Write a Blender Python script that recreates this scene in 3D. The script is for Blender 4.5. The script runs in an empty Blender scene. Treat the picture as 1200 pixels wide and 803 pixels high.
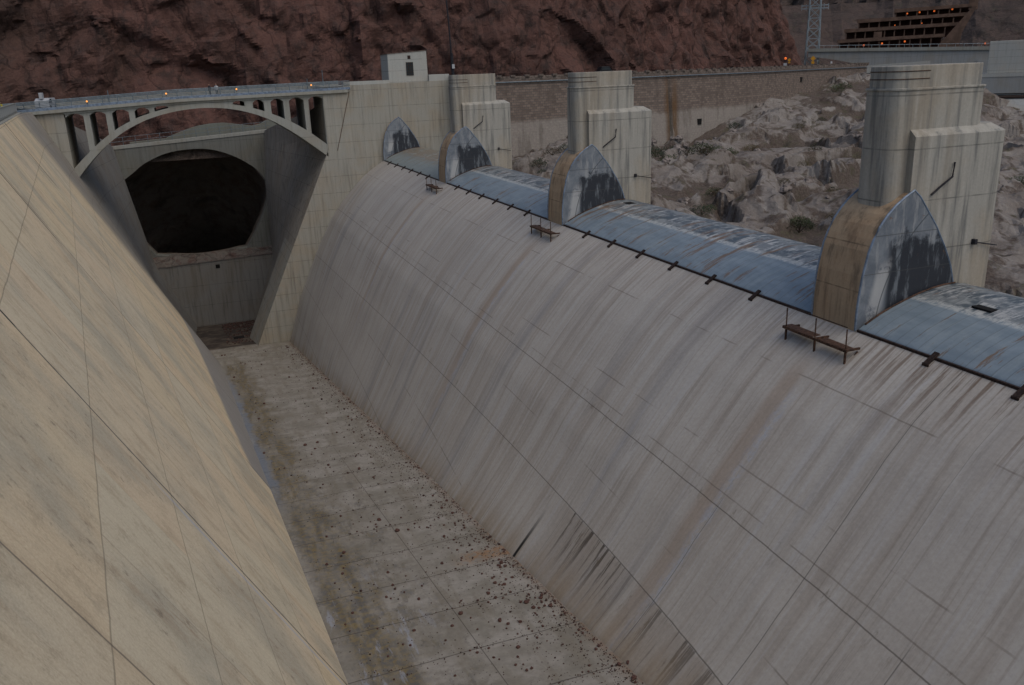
import bpy, math, random
from mathutils import Vector, noise
random.seed(7)
SC = bpy.context.scene
COL = SC.collection
PI = math.pi
def lerp(a, b, t): return a + (b - a) * t
def clamp(t, a=0., b=1.): return max(a, min(b, t))
def smooth(t): t = clamp(t); return t * t * (3 - 2 * t)
def interp(x, xs, ys):
    if x <= xs[0]: return ys[0]
    for i in range(1, len(xs)):
        if x <= xs[i]: return lerp(ys[i-1], ys[i], (x - xs[i-1]) / (xs[i] - xs[i-1]))
    return ys[-1]
def fbm(p, o=5, h=.9, l=2.1): return noise.fractal(Vector(p), h, l, o)
def ridged(p, o=5): return noise.ridged_multi_fractal(Vector(p), .9, 2.1, o, .9, 2.0)

def facet(P, sc, k=.5, step=.5):
    # angular block: height of a tilted plane per cell
    v = Vector(P)/sc; ds, pts = noise.voronoi(v); p = pts[0]; q = pts[1]
    def hh(p):
        c = noise.cell_vector(p*13.7+Vector((.3,.7,.1))); t = Vector((c.x-.5, c.y-.5, c.z-.5)); e = noise.cell(p*7.1+Vector((5,2,1)))
        return t.dot(v-p)*2*k*sc + (e-.5)*step*sc
    a = hh(p); b = hh(q); w = clamp((ds[1]-ds[0])*9); return lerp((a+b)/2, a, w)
# ------------------------------------------------------------------ mesh helpers
class MB:
    def __init__(s): s.v = []; s.f = []; s.uv = {}
    def face(s, pts, uvs=None):
        n = len(s.v); s.v += [tuple(p) for p in pts]; s.f.append(tuple(range(n, n + len(pts))))
        return s
    def box(s, x0, x1, y0, y1, z0, z1):
        n = len(s.v)
        s.v += [(x0,y0,z0),(x1,y0,z0),(x1,y1,z0),(x0,y1,z0),(x0,y0,z1),(x1,y0,z1),(x1,y1,z1),(x0,y1,z1)]
        for q in ((0,3,2,1),(4,5,6,7),(0,1,5,4),(1,2,6,5),(2,3,7,6),(3,0,4,7)): s.f.append(tuple(n+i for i in q))
        return s
    def beam(s, a, b, w, h, up=(0,0,1)):
        a = Vector(a); b = Vector(b); d = (b - a).normalized(); u = Vector(up)
        if abs(d.dot(u)) > .98: u = Vector((1,0,0))
        r = d.cross(u).normalized(); u = r.cross(d).normalized(); n = len(s.v)
        for p in (a, b):
            for i, j in ((-1,-1),(1,-1),(1,1),(-1,1)): s.v.append(tuple(p + r*(w/2*i) + u*(h/2*j)))
        for q in ((0,1,2,3),(7,6,5,4),(0,4,5,1),(1,5,6,2),(2,6,7,3),(3,7,4,0)): s.f.append(tuple(n+i for i in q))
        return s
    def tube(s, pts, r, k=6, r1=None):
        pts = [Vector(p) for p in pts]; n0 = len(s.v); m = len(pts)
        for i, p in enumerate(pts):
            d = (pts[min(i+1,m-1)] - pts[max(i-1,0)]).normalized()
            u = Vector((0,0,1)) if abs(d.z) < .9 else Vector((1,0,0))
            a = d.cross(u).normalized(); b = a.cross(d); rr = r if r1 is None else lerp(r, r1, i/(m-1))
            for j in range(k):
                t = 2*PI*j/k; s.v.append(tuple(p + a*math.cos(t)*rr + b*math.sin(t)*rr))
        for i in range(m-1):
            for j in range(k):
                s.f.append((n0+i*k+j, n0+i*k+(j+1)%k, n0+(i+1)*k+(j+1)%k, n0+(i+1)*k+j))
        s.f.append(tuple(n0+j for j in range(k))[::-1]); s.f.append(tuple(n0+(m-1)*k+j for j in range(k)))
        return s
    def prism(s, poly, a, b, axis='y'):
        # poly of (p,q); axis y: (x,z); axis z: (x,y); axis x: (y,z)
        def P(p, q, t): return {'y': (p,t,q), 'z': (p,q,t), 'x': (t,p,q)}[axis]
        n = len(s.v); k = len(poly)
        s.v += [P(p,q,a) for p,q in poly] + [P(p,q,b) for p,q in poly]
        s.f.append(tuple(range(n, n+k))); s.f.append(tuple(range(n+2*k-1, n+k-1, -1)))
        for i in range(k): s.f.append((n+i, n+k+i, n+k+(i+1)%k, n+(i+1)%k))
        return s
    def grid(s, fn, nu, nv, uvfn=None):
        n = len(s.v)
        for i in range(nu+1):
            for j in range(nv+1):
                s.v.append(tuple(fn(i/nu, j/nv)))
                if uvfn: s.uv[len(s.v)-1] = uvfn(i/nu, j/nv)
        for i in range(nu):
            for j in range(nv):
                a = n+i*(nv+1)+j; s.f.append((a, a+nv+1, a+nv+2, a+1))
        return s
    def ball(s, c, r, k=8, m=5, sz=1.):
        n=len(s.v)
        for i in range(m+1):
            t=PI*i/m
            for j in range(k):
                a=2*PI*j/k; s.v.append((c[0]+r*math.sin(t)*math.cos(a), c[1]+r*math.sin(t)*math.sin(a), c[2]+r*sz*math.cos(t)))
        for i in range(m):
            for j in range(k): s.f.append((n+i*k+j, n+(i+1)*k+j, n+(i+1)*k+(j+1)%k, n+i*k+(j+1)%k))
        return s
    def build(s, name, mat, parent=None, smooth_=False, bevel=0, loc=None, recalc=True):
        me = bpy.data.meshes.new(name); me.from_pydata(s.v, [], s.f)
        if recalc:
            import bmesh
            bm = bmesh.new(); bm.from_mesh(me); bmesh.ops.recalc_face_normals(bm, faces=bm.faces); bm.to_mesh(me); bm.free()
        if s.uv:
            ul = me.uv_layers.new(name='UVMap')
            for lp in me.loops: ul.data[lp.index].uv = s.uv.get(lp.vertex_index, (0,0))
        me.materials.append(mat)
        if smooth_:
            for p in me.polygons: p.use_smooth = True
        o = bpy.data.objects.new(name, me); COL.objects.link(o)
        if parent: o.parent = parent
        if loc: o.location = loc
        if bevel:
            b = o.modifiers.new('bevel', 'BEVEL'); b.width = bevel; b.segments = 2; b.limit_method = 'ANGLE'; b.angle_limit = math.radians(40)
        return o
def tag(o, label, cat, group=None):
    o['label'] = label; o['category'] = cat
    if group: o['group'] = group
    return o
def thing(name, label, cat, loc=(0,0,0), rz=0, group=None):
    o = bpy.data.objects.new(name, None); COL.objects.link(o); o.location = loc; o.rotation_euler = (0,0,rz); o.empty_display_size = .3
    return tag(o, label, cat, group)
def struct(o, k='structure'): o['kind'] = k; return o
def dup(root, loc, rz=None, label=None, sc=None):
    r = root.copy(); COL.objects.link(r); r.location = loc
    if rz is not None: r.rotation_euler = (0,0,rz) if not isinstance(rz, tuple) else rz
    if sc is not None: r.scale = sc
    if label: r['label'] = label
    for ch in list(root.children):
        c = ch.copy(); COL.objects.link(c); c.parent = r
        for g in list(ch.children):
            d = g.copy(); COL.objects.link(d); d.parent = c
    return r

# ------------------------------------------------------------------ material helpers
class T:
    def __init__(s, name, rough=.85, spec=.25, metal=0.):
        s.m = bpy.data.materials.new(name); s.m.use_nodes = True; s.t = s.m.node_tree; s.n = s.t.nodes; s.l = s.t.links
        s.b = s.n['Principled BSDF']; s.b.inputs['Roughness'].default_value = rough
        s.b.inputs['Specular IOR Level'].default_value = spec; s.b.inputs['Metallic'].default_value = metal
        s.tc = s.n.new('ShaderNodeTexCoord'); s.obj = s.tc.outputs['Object']; s.uvs = s.tc.outputs['UV']
    def put(s, sock, v):
        if v is None: return
        if isinstance(v, bpy.types.NodeSocket): s.l.new(v, sock)
        elif isinstance(v, (tuple, list)) and len(v) == 3 and sock.type == 'RGBA': sock.default_value = (*v, 1)
        else: sock.default_value = v
    def math(s, op, a, b=None, c=None, cl=False):
        n = s.n.new('ShaderNodeMath'); n.operation = op; n.use_clamp = cl
        s.put(n.inputs[0], a); s.put(n.inputs[1], b); s.put(n.inputs[2], c); return n.outputs[0]
    def mix(s, f, a, b, mode='MIX'):
        n = s.n.new('ShaderNodeMix'); n.data_type = 'RGBA'; n.blend_type = mode
        s.put(n.inputs['Factor'], f); s.put(n.inputs[6], a); s.put(n.inputs[7], b); return n.outputs[2]
    def sep(s, v): n = s.n.new('ShaderNodeSeparateXYZ'); s.l.new(v, n.inputs[0]); return n.outputs
    def comb(s, x, y, z):
        n = s.n.new('ShaderNodeCombineXYZ'); s.put(n.inputs[0], x); s.put(n.inputs[1], y); s.put(n.inputs[2], z); return n.outputs[0]
    def scale(s, v, k):
        n = s.n.new('ShaderNodeMapping'); s.l.new(v, n.inputs[0]); n.inputs['Scale'].default_value = k; return n.outputs[0]
    def noise(s, v, sc=1., det=6., rough=.6, dist=0.):
        n = s.n.new('ShaderNodeTexNoise'); s.put(n.inputs['Vector'], v); n.inputs['Scale'].default_value = sc
        n.inputs['Detail'].default_value = det; n.inputs['Roughness'].default_value = rough; n.inputs['Distortion'].default_value = dist; return n.outputs[0]
    def vor(s, v, sc=1., feat='F1', out='Distance'):
        n = s.n.new('ShaderNodeTexVoronoi'); n.feature = feat; s.put(n.inputs['Vector'], v); n.inputs['Scale'].default_value = sc; return n.outputs[out]
    def white(s, v):
        n = s.n.new('ShaderNodeTexWhiteNoise'); n.noise_dimensions = '3D'; s.l.new(v, n.inputs['Vector']); return n.outputs['Value']
    def ss(s, x, a, b):   # smoothstep a..b -> 0..1
        n = s.n.new('ShaderNodeMapRange'); n.interpolation_type = 'SMOOTHSTEP'; s.put(n.inputs[0], x)
        if a > b: a, b = b, a; lo, hi = 1, 0
        else: lo, hi = 0, 1
        n.inputs[1].default_value = a; n.inputs[2].default_value = b; n.inputs[3].default_value = lo; n.inputs[4].default_value = hi; return n.outputs[0]
    def line(s, x, c, w):   # 1 on |x-c|<w
        return s.ss(s.math('ABSOLUTE', s.math('SUBTRACT', x, c)), w, w*.35)
    def lines(s, x, period, off, w):
        m = s.math('PINGPONG', s.math('SUBTRACT', x, off), period/2.); return s.ss(m, w, w*.35)
    def mx(s, *a):
        r = a[0]
        for b in a[1:]: r = s.math('MAXIMUM', r, b)
        return r
    def mul(s, *a):
        r = a[0]
        for b in a[1:]: r = s.math('MULTIPLY', r, b)
        return r
    def bump(s, h, st=.3, d=.05, nrm=None):
        n = s.n.new('ShaderNodeBump'); n.inputs['Strength'].default_value = st; n.inputs['Distance'].default_value = d
        s.l.new(h, n.inputs['Height'])
        if nrm: s.l.new(nrm, n.inputs['Normal'])
        return n.outputs[0]
    def done(s, color=None, nrm=None, rough=None):
        s.put(s.b.inputs['Base Color'], color)
        if nrm: s.l.new(nrm, s.b.inputs['Normal'])
        if rough is not None: s.put(s.b.inputs['Roughness'], rough)
        return s.m

def simple(name, c, rough=.8, metal=0., var=.15, sc=3.):
    m = T(name, rough, .3, metal); f = m.noise(m.obj, sc, 5)
    c2 = tuple(x*(1-var*2) for x in c); c3 = tuple(min(1,x*(1+var)) for x in c)
    return m.done(m.mix(m.ss(f,.35,.65), c2, c3), m.bump(f,.2,.01))
def emit(name, c, st):
    m = T(name); m.put(m.b.inputs['Emission Color'], c); m.b.inputs['Emission Strength'].default_value = st
    return m.done(c)

def concrete(name, base, tan, dark, zj=2.4, zoff=0., xj=None, stain=.5, streak=.6, white=None, tanamt=.5):
    m = T(name); X = m.sep(m.obj)
    vs = m.noise(m.scale(m.obj, (2.2,2.2,.14)), 1., 6, .65)
    vs2 = m.noise(m.scale(m.obj, (.7,.7,.06)), 1., 5, .6)
    big = m.noise(m.obj, .22, 5, .6, .4)
    fine = m.noise(m.obj, 7., 8, .7)
    c = m.mix(m.mul(m.ss(big,.4,.68), tanamt), base, tan)
    if white:     # below a height the face is paler (old water line)
        edge = m.math('ADD', X[2], m.math('MULTIPLY', m.noise(m.obj,.6,4), .5))
        c = m.mix(m.mul(m.ss(edge, white[0]+.35, white[0]-.25), .75), c, white[1])
    c = m.mix(m.mul(m.ss(vs,.48,.70), streak), c, dark)
    c = m.mix(m.mul(m.ss(vs2,.52,.72), stain), c, m.mix(.5, dark, tan))
    c = m.mix(m.mul(m.ss(vs,.5,.25), streak*.7), c, tuple(min(1,v*1.3) for v in base))
    c = m.mix(.22, c, m.mix(fine, (0,0,0), (1,1,1)), 'OVERLAY')
    jn = m.lines(X[2], zj, zoff, .045)
    if xj: jn = m.mx(jn, m.lines(X[0], xj, 1.3, .03))
    jb = m.mul(jn, m.ss(m.noise(m.obj, 1.1, 4), .25, .6))
    c = m.mix(m.mul(jb,.55), c, tuple(v*.35 for v in dark))
    drip = m.mul(m.ss(m.math('FRACT', m.math('DIVIDE', m.math('SUBTRACT', X[2], zoff), zj)), .45, 1.), m.ss(vs,.55,.72))
    c = m.mix(m.mul(drip,.55*streak), c, dark)
    return m.done(c, m.bump(fine,.4,.02))

M = {}
PC = (.30,.295,.265); PT = (.29,.24,.17); PD = (.13,.135,.13)
M['pier'] = concrete('pier_concrete', PC, PT, PD, 2.35, -1.3, None, .6, .95, (-7.4,(.46,.45,.43)))
M['abut'] = concrete('abutment_concrete', (.275,.272,.24), (.285,.235,.165), (.13,.125,.105), 2.45, -.9, 4.2, .5, .55, (-14.6,(.3,.29,.28)))
M['bridge'] = concrete('bridge_concrete', (.255,.265,.245), (.23,.205,.16), (.14,.14,.12), 50, 3, None, .35, .4)
M['trans'] = concrete('lining_concrete', (.19,.19,.18), (.18,.155,.12), (.08,.076,.07), 3.8, -.2, None, .5, .5)  # base colour lowered to carry the shadow under the bridge
M['nose'] = concrete('brown_nose_concrete', (.33,.255,.17), (.33,.21,.12), (.15,.115,.08), 2.1, -.3, None, .7, .95, None, .6)
M['house'] = concrete('gatehouse_concrete', (.33,.345,.33), (.36,.33,.28), (.22,.23,.21), 1.6, .2, None, .3, .3)
M['dam'] = concrete('dam_concrete', (.26,.275,.275), (.25,.23,.19), (.17,.175,.17), 30, 2, None, .3, .4, (-10.,(.36,.35,.31)))

# --- right weir face
def mat_weir():
    m = T('weir_concrete', .8); U = m.sep(m.uvs); X = m.sep(m.obj); u, v = U[0], U[1]
    wob = m.math('MULTIPLY', m.math('SUBTRACT', m.noise(m.comb(m.math('MULTIPLY',u,.35), m.math('MULTIPLY',v,.06), 0.),1.,2), .5), .3)
    uw = m.math('ADD', u, wob)
    s1 = m.noise(m.comb(m.math('MULTIPLY',uw,1.1), m.math('MULTIPLY',v,.045), 1.), 1., 6, .62)
    s2 = m.noise(m.comb(m.math('MULTIPLY',uw,5.), m.math('MULTIPLY',v,.13), 4.), 1., 6, .68)
    s3 = m.noise(m.comb(m.math('MULTIPLY',uw,.42), m.math('MULTIPLY',v,.03), 9.), 1., 4, .55)
    blot = m.noise(m.comb(m.math('MULTIPLY',u,.12), m.math('MULTIPLY',v,.12), 2.), 1., 5, .6)
    fine = m.noise(m.obj, 6., 8, .7)
    c = m.mix(m.ss(blot,.35,.65), (.345,.33,.302), (.385,.372,.342))
    c = m.mix(m.mul(m.ss(s1,.47,.68),.5), c, (.26,.228,.193))
    c = m.mix(m.mul(m.ss(s1,.47,.3),.5), c, (.38,.39,.40))
    c = m.mix(m.mul(m.ss(s3,.52,.72),.6), c, (.195,.195,.20))
    c = m.mix(m.mul(m.ss(s2,.49,.7),.5), c, (.21,.185,.16))
    c = m.mix(m.mul(m.ss(s2,.48,.3),.42), c, (.40,.405,.41))
    # brown runs under the gate lip
    lipn = m.noise(m.comb(m.math('MULTIPLY',uw,3.2), m.math('MULTIPLY',v,.22), 7.),1.,6,.7)
    fall = m.ss(v, 3.6, .0)
    near = m.math('ADD', .3, m.mul(m.ss(u, 34, 24), .5))
    c = m.mix(m.mul(m.ss(lipn,.47,.60), fall, near), c, (.11,.07,.045))
    # lime streak below every pier
    for y0 in (30.6, 64.2, 97.7):
        a = m.line(uw, y0 - .2, .5)
        a = m.mul(a, m.ss(v, 2.2, 4.), m.ss(v, 25., 12.), m.ss(m.noise(m.comb(m.math('MULTIPLY',u,2.5),m.math('MULTIPLY',v,1.6),3.),1.,6,.8),.42,.62))
        c = m.mix(m.mul(a,.6), c, (.31,.35,.42))
        w = m.mul(m.line(uw, y0+.45, .8), m.ss(v, 1.0, 3.), m.ss(v,24.,8.), .5)
        c = m.mix(w, c, (.25,.19,.14))
    # black runs from the low joint
    zj = m.math('SUBTRACT', -22.5, m.math('ADD', X[2], m.math('MULTIPLY', m.math('SUBTRACT', X[1], 36.), .031)))
    blk = m.noise(m.comb(m.math('MULTIPLY',uw,2.1), m.math('MULTIPLY',v,.10), 21.),1.,6,.72)
    rng = m.mul(m.ss(u, 31.5, 34), m.ss(u, 41.5, 39.2)); rng2 = m.mul(m.ss(u,22.,25.), m.ss(u,32.,29.))
    below = m.mul(m.ss(zj, -.02, .05), m.ss(zj, 2.6, .25))
    c = m.mix(m.mul(m.ss(blk,.515,.57), m.mx(rng, m.mul(rng2,.75)), below, .95), c, (.022,.022,.022))
    lowpanel = m.mul(m.ss(zj,0.,.1), m.mx(rng,rng2), .35)
    c = m.mix(lowpanel, c, (.20,.165,.13))
    # brown seep patches along joints
    sp = m.noise(m.comb(m.math('MULTIPLY',u,1.6), m.math('MULTIPLY',v,.6), 31.),1.,6,.75)
    for zz in (-18.8,-23.1,-27.6):
        dz = m.math('SUBTRACT', zz+.55, X[2])
        c = m.mix(m.mul(m.ss(sp,.57,.68), m.ss(dz,0.,.12), m.ss(dz,1.3,.3),.6), c, (.12,.095,.065))
    foot = m.ss(m.math('SUBTRACT', X[2], m.math('SUBTRACT', -20.12, m.math('MULTIPLY', X[1], .1408))), 1.5, .05)
    c = m.mix(m.mul(foot, m.math('ADD', .15, m.mul(m.ss(s1,.4,.6),.4))), c, (.24,.185,.12))
    c = m.mix(.25, c, m.mix(fine,(0,0,0),(1,1,1)), 'OVERLAY')
    # joints
    zo = m.math('ADD', X[2], m.math('MULTIPLY', m.math('SUBTRACT', m.noise(m.obj,.8,3), .5), .05))
    zl = m.math('ADD', zo, m.math('MULTIPLY', m.math('SUBTRACT', X[1], 36.), .031))
    strong = m.mx(m.line(zo,-18.8,.027), m.line(zl,-22.5,.027), m.mul(m.line(zo,-30.,.04),.6), m.mul(m.line(zo,-34.5,.04),.6))
    weak = m.mul(m.mx(m.line(zo,-13.9,.03), m.line(zo,-17.35,.035), m.line(zo,-20.9,.03), m.line(zo,-18.35,.03), m.line(zo,-26.4,.04)), m.ss(m.noise(m.comb(m.math('MULTIPLY',u,.22),X[2],0.),1.,3),.46,.56))
    vert = m.mx(m.mul(m.line(u,24.1,.035), 1.), m.mul(m.line(u,30.2,.03),m.ss(X[2],-18.,-19.2)), m.mul(m.line(u,19.,.035),m.ss(X[2],-18.,-19.)), m.mul(m.lines(u,7.6,2.,.022),m.ss(X[2],-22.,-23.),.9), m.mul(m.lines(u,15.2,6.,.025),.5))
    crack = m.mul(m.line(u,41.9,.2), m.ss(X[2],-22.9,-25.3))
    c = m.mix(m.mul(strong,.7), c, (.07,.06,.05))
    c = m.mix(m.mul(weak,.5), c, (.11,.09,.07))
    c = m.mix(m.mul(vert,.65), c, (.08,.075,.07))
    c = m.mix(crack, c, (.01,.01,.01))
    return m.done(c, m.bump(fine,.3,.02))
M['weir'] = mat_weir()

# --- left lining wall
def mat_left():
    m = T('lining_wall_concrete', .85); U = m.sep(m.uvs); X = m.sep(m.obj); u, v = U[0], U[1]
    # u along the channel, v down the slope
    q = m.comb(m.math('MULTIPLY',u,.9), m.math('MULTIPLY',v,.3), 0.)
    s1 = m.noise(q, 1., 6, .65, .2); s2 = m.noise(m.comb(m.math('MULTIPLY',u,7.), m.math('MULTIPLY',v,.5), 3.), 1., 6, .7)
    blot = m.noise(m.comb(m.math('MULTIPLY',u,.16), m.math('MULTIPLY',v,.13), 5.), 1., 5, .6)
    spots = m.noise(m.comb(m.math('MULTIPLY',u,2.2), m.math('MULTIPLY',v,1.6), 8.), 1., 7, .74)
    fine = m.noise(m.obj, 14., 8, .8); weave = m.noise(m.comb(m.math('MULTIPLY',u,1.),m.math('MULTIPLY',v,9.),1.),1.,4,.6)
    # panel tints: joints run level every 3.75 m, and down the slope every 14.6 m
    iv = m.math('FLOOR', m.math('DIVIDE', m.math('ADD', X[2], 2.85), 3.78)); iu = m.math('FLOOR', m.math('DIVIDE', m.math('SUBTRACT', u, 1.6), 14.55))
    pan = m.white(m.comb(iu, iv, 0.5))
    iu2 = m.math('FLOOR', m.math('DIVIDE', m.math('SUBTRACT', u, 1.6), 4.85)); pan2 = m.white(m.comb(iu2, iv, 3.5))
    c = m.mix(pan, (.60,.50,.325), (.56,.50,.365))
    c = m.mix(m.mul(pan2,.5), c, (.62,.475,.31))
    c = m.mix(m.mul(m.ss(blot,.45,.64),.75), c, (.40,.37,.285))
    c = m.mix(m.mul(m.ss(s1,.5,.70),.5), c, (.36,.275,.18))
    c = m.mix(m.mul(m.ss(s1,.45,.28),.5), c, (.60,.52,.38))
    c = m.mix(m.mul(m.ss(s2,.5,.7),.3), c, (.29,.235,.17))
    c = m.mix(m.mul(m.ss(spots,.55,.70), m.ss(blot,.40,.54),.85), c, (.22,.18,.13))
    mot = m.noise(m.comb(m.math('MULTIPLY',u,1.), m.math('MULTIPLY',v,.8), 41.), 1., 9, .8); c = m.mix(m.mul(m.ss(mot,.5,.62),.4), c, (.33,.265,.18))
    c = m.mix(m.mul(m.ss(m.noise(m.comb(m.math('MULTIPLY',u,2.6), m.math('MULTIPLY',v,.3), 14.),1.,6,.7),.60,.70),.5), c, (.26,.15,.085))
    c = m.mix(.5, c, m.mix(fine,(0,0,0),(1,1,1)), 'OVERLAY')
    # grey band low down beyond the sixth panel, bridge shade painted on far end
    low = m.mul(m.ss(u, 59., 59.6), m.ss(m.math('ADD', X[2], m.math('MULTIPLY', m.ss(u,50,112), 3.2)), -25.8, -26.6))
    far = m.ss(m.math('ADD', u, m.math('MULTIPLY', fine, 2.)), 112., 126.)
    g = m.mix(m.ss(s1,.35,.65), (.225,.22,.205), (.175,.165,.15))
    c = m.mix(m.mul(low,.95), c, m.mix(m.ss(s2,.4,.6),(.27,.265,.25),(.22,.21,.195)))
    c = m.mix(m.mul(far,.9), c, g)
    zw = m.math('ADD', X[2], m.math('MULTIPLY', m.math('SUBTRACT', m.noise(m.obj,.5,3), .5), .12))
    lv = m.lines(zw, 3.78, -2.85, .035)
    uw = m.math('ADD', u, m.math('MULTIPLY', m.math('SUBTRACT', m.noise(m.obj,.4,3), .5), .12))
    maj = m.lines(uw, 29.1, 30.7, .10); mid = m.lines(uw, 14.55, 1.6, .06); mn = m.mul(m.lines(uw, 4.85, 1.6, .045), m.ss(m.noise(m.comb(iv,m.math('MULTIPLY',u,.1),0.),1.,2),.42,.55))
    c = m.mix(m.mul(lv,.5), c, (.12,.10,.075)); c = m.mix(m.mul(mid,.6), c, (.12,.10,.08)); c = m.mix(m.mul(mn,.4), c, (.14,.115,.09))
    c = m.mix(m.mul(maj,.9), c, (.035,.04,.045))
    cb = m.mul(m.line(u, 91.2, .3), m.ss(X[2],-9.,-8.)); c2 = m.mul(m.line(u, 59.1, .2), m.ss(X[2],-9.5,-8.6)); c3 = m.mul(m.line(u, 30.75, .09), m.ss(X[2],-7.4,-7.2))
    c = m.mix(m.mx(cb,c2,c3), c, (.01,.01,.012))
    lime = m.mul(m.line(u, 30.15, .22), m.ss(X[2], -12.5,-15.), .5); c = m.mix(lime, c, (.38,.42,.5))
    return m.done(c, m.bump(m.math('ADD', m.math('MULTIPLY',fine,.5), m.math('MULTIPLY',weave,.35)),.4,.03))
M['left'] = mat_left()

def mat_floor():
    m = T('floor_slab_concrete', .8); X = m.sep(m.obj); x, y = X[0], X[1]
    n1 = m.noise(m.obj, .5, 6, .65); n2 = m.noise(m.obj, 3., 7, .7); n3 = m.noise(m.scale(m.obj,(1.2,.18,.2)), 1., 5, .65)
    c = m.mix(m.ss(n1,.35,.65), (.19,.178,.148), (.285,.27,.24))
    c = m.mix(m.mul(m.ss(n3,.47,.66),.65), c, (.17,.15,.115))
    c = m.mix(m.mul(m.ss(m.noise(m.obj,1.3,6,.75),.5,.66),.5), c, (.14,.125,.10))
    dist = m.math('SUBTRACT', x, m.math('SUBTRACT', 4.3, m.math('MULTIPLY', y, .033)))   # metres from the left wall
    dn = m.math('ADD', dist, m.math('MULTIPLY', m.math('SUBTRACT', n1, .5), 2.2))
    iy = m.math('FLOOR', m.math('DIVIDE', m.math('SUBTRACT', y, 2.), 4.1)); pan = m.white(m.comb(iy, m.math('GREATER_THAN', x, 8.9), 1.))
    c = m.mix(m.mul(pan,.45), c, (.20,.185,.155))
    wet = m.mul(m.ss(dn, 3.9, 2.1), m.ss(dn,.15,.8)); wet = m.mul(wet, m.ss(y,124.,112.), m.math('ADD',.45,m.mul(m.ss(n3,.4,.6),.5)))
    c = m.mix(wet, c, m.mix(m.ss(n2,.4,.62), (.10,.095,.085), (.165,.125,.055)))
    blue = m.mul(m.ss(dn, .9, .3), m.ss(y,52.,60.), m.ss(y,120.,90.), m.ss(n3,.3,.55), .8)
    c = m.mix(blue, c, (.14,.165,.20))
    big = m.mul(m.ss(m.noise(m.scale(m.obj,(.9,.35,.2)),1.,8,.75,.3),.50,.60), m.ss(x,10.,7.4), m.ss(y,64.,54.),.6)
    c = m.mix(big, c, m.mix(m.ss(n2,.4,.6),(.10,.10,.10),(.12,.10,.06)))
    lim = m.mul(.85,m.ss(m.noise(m.scale(m.obj,(1.6,.25,.2)),1.,6,.7),.56,.64), m.ss(x,9.,6.5), m.ss(y,44.,36.),.8)
    c = m.mix(lim, c, (.27,.29,.33))
    rb = m.ss(m.math('SUBTRACT', 15.2, m.math('ADD', x, m.math('MULTIPLY', y, .0305))), .9, .0)
    c = m.mix(m.mul(rb,m.ss(n2,.35,.6),.7), c, (.16,.10,.06))
    rs = m.mul(m.line(y, 40.3, 1.0), m.ss(x,10.2,12.2), m.ss(n2,.4,.58)); c = m.mix(m.mul(rs,.6), c, (.25,.12,.04))
    dirt = m.mx(m.ss(m.math('ADD', y, m.math('MULTIPLY',n1,2.5)), 133.8, 134.6), m.mul(m.ss(n2,.5,.6), m.ss(y,128.,133.),.7))
    c = m.mix(dirt, c, m.mix(m.ss(n1,.42,.62),(.04,.032,.027),(.11,.09,.07)))
    c = m.mix(.3, c, m.mix(n2,(0,0,0),(1,1,1)), 'OVERLAY')
    yw = m.math('ADD', y, m.math('MULTIPLY', m.math('SUBTRACT', m.noise(m.obj,1.,3),.5), .14))
    cr = m.mul(m.ss(m.vor(m.math('ADD',0.,0.) if 0 else m.obj, .16, 'DISTANCE_TO_EDGE'), .008, .002), m.ss(n1,.45,.55), m.ss(y,75.,60.))
    j = m.mx(m.mul(m.lines(yw, 4.1, 2.3, .05), m.ss(y,95.,60.)), m.mul(m.line(m.math('ADD',x,m.math('MULTIPLY',y,.028)), 10.12, .032), m.ss(y,80.,55.)))
    c = m.mix(m.mul(j,.75), c, (.055,.045,.038))
    tiny = m.mul(m.ss(m.vor(m.obj, 4.5), .16,.1), m.ss(m.noise(m.obj,.35,4),.44,.56), m.ss(y,130.,100.))
    c = m.mix(m.mul(tiny,.8), c, (.06,.04,.035))
    return m.done(c, m.bump(n2,.35,.02))
M['floor'] = mat_floor()

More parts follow.
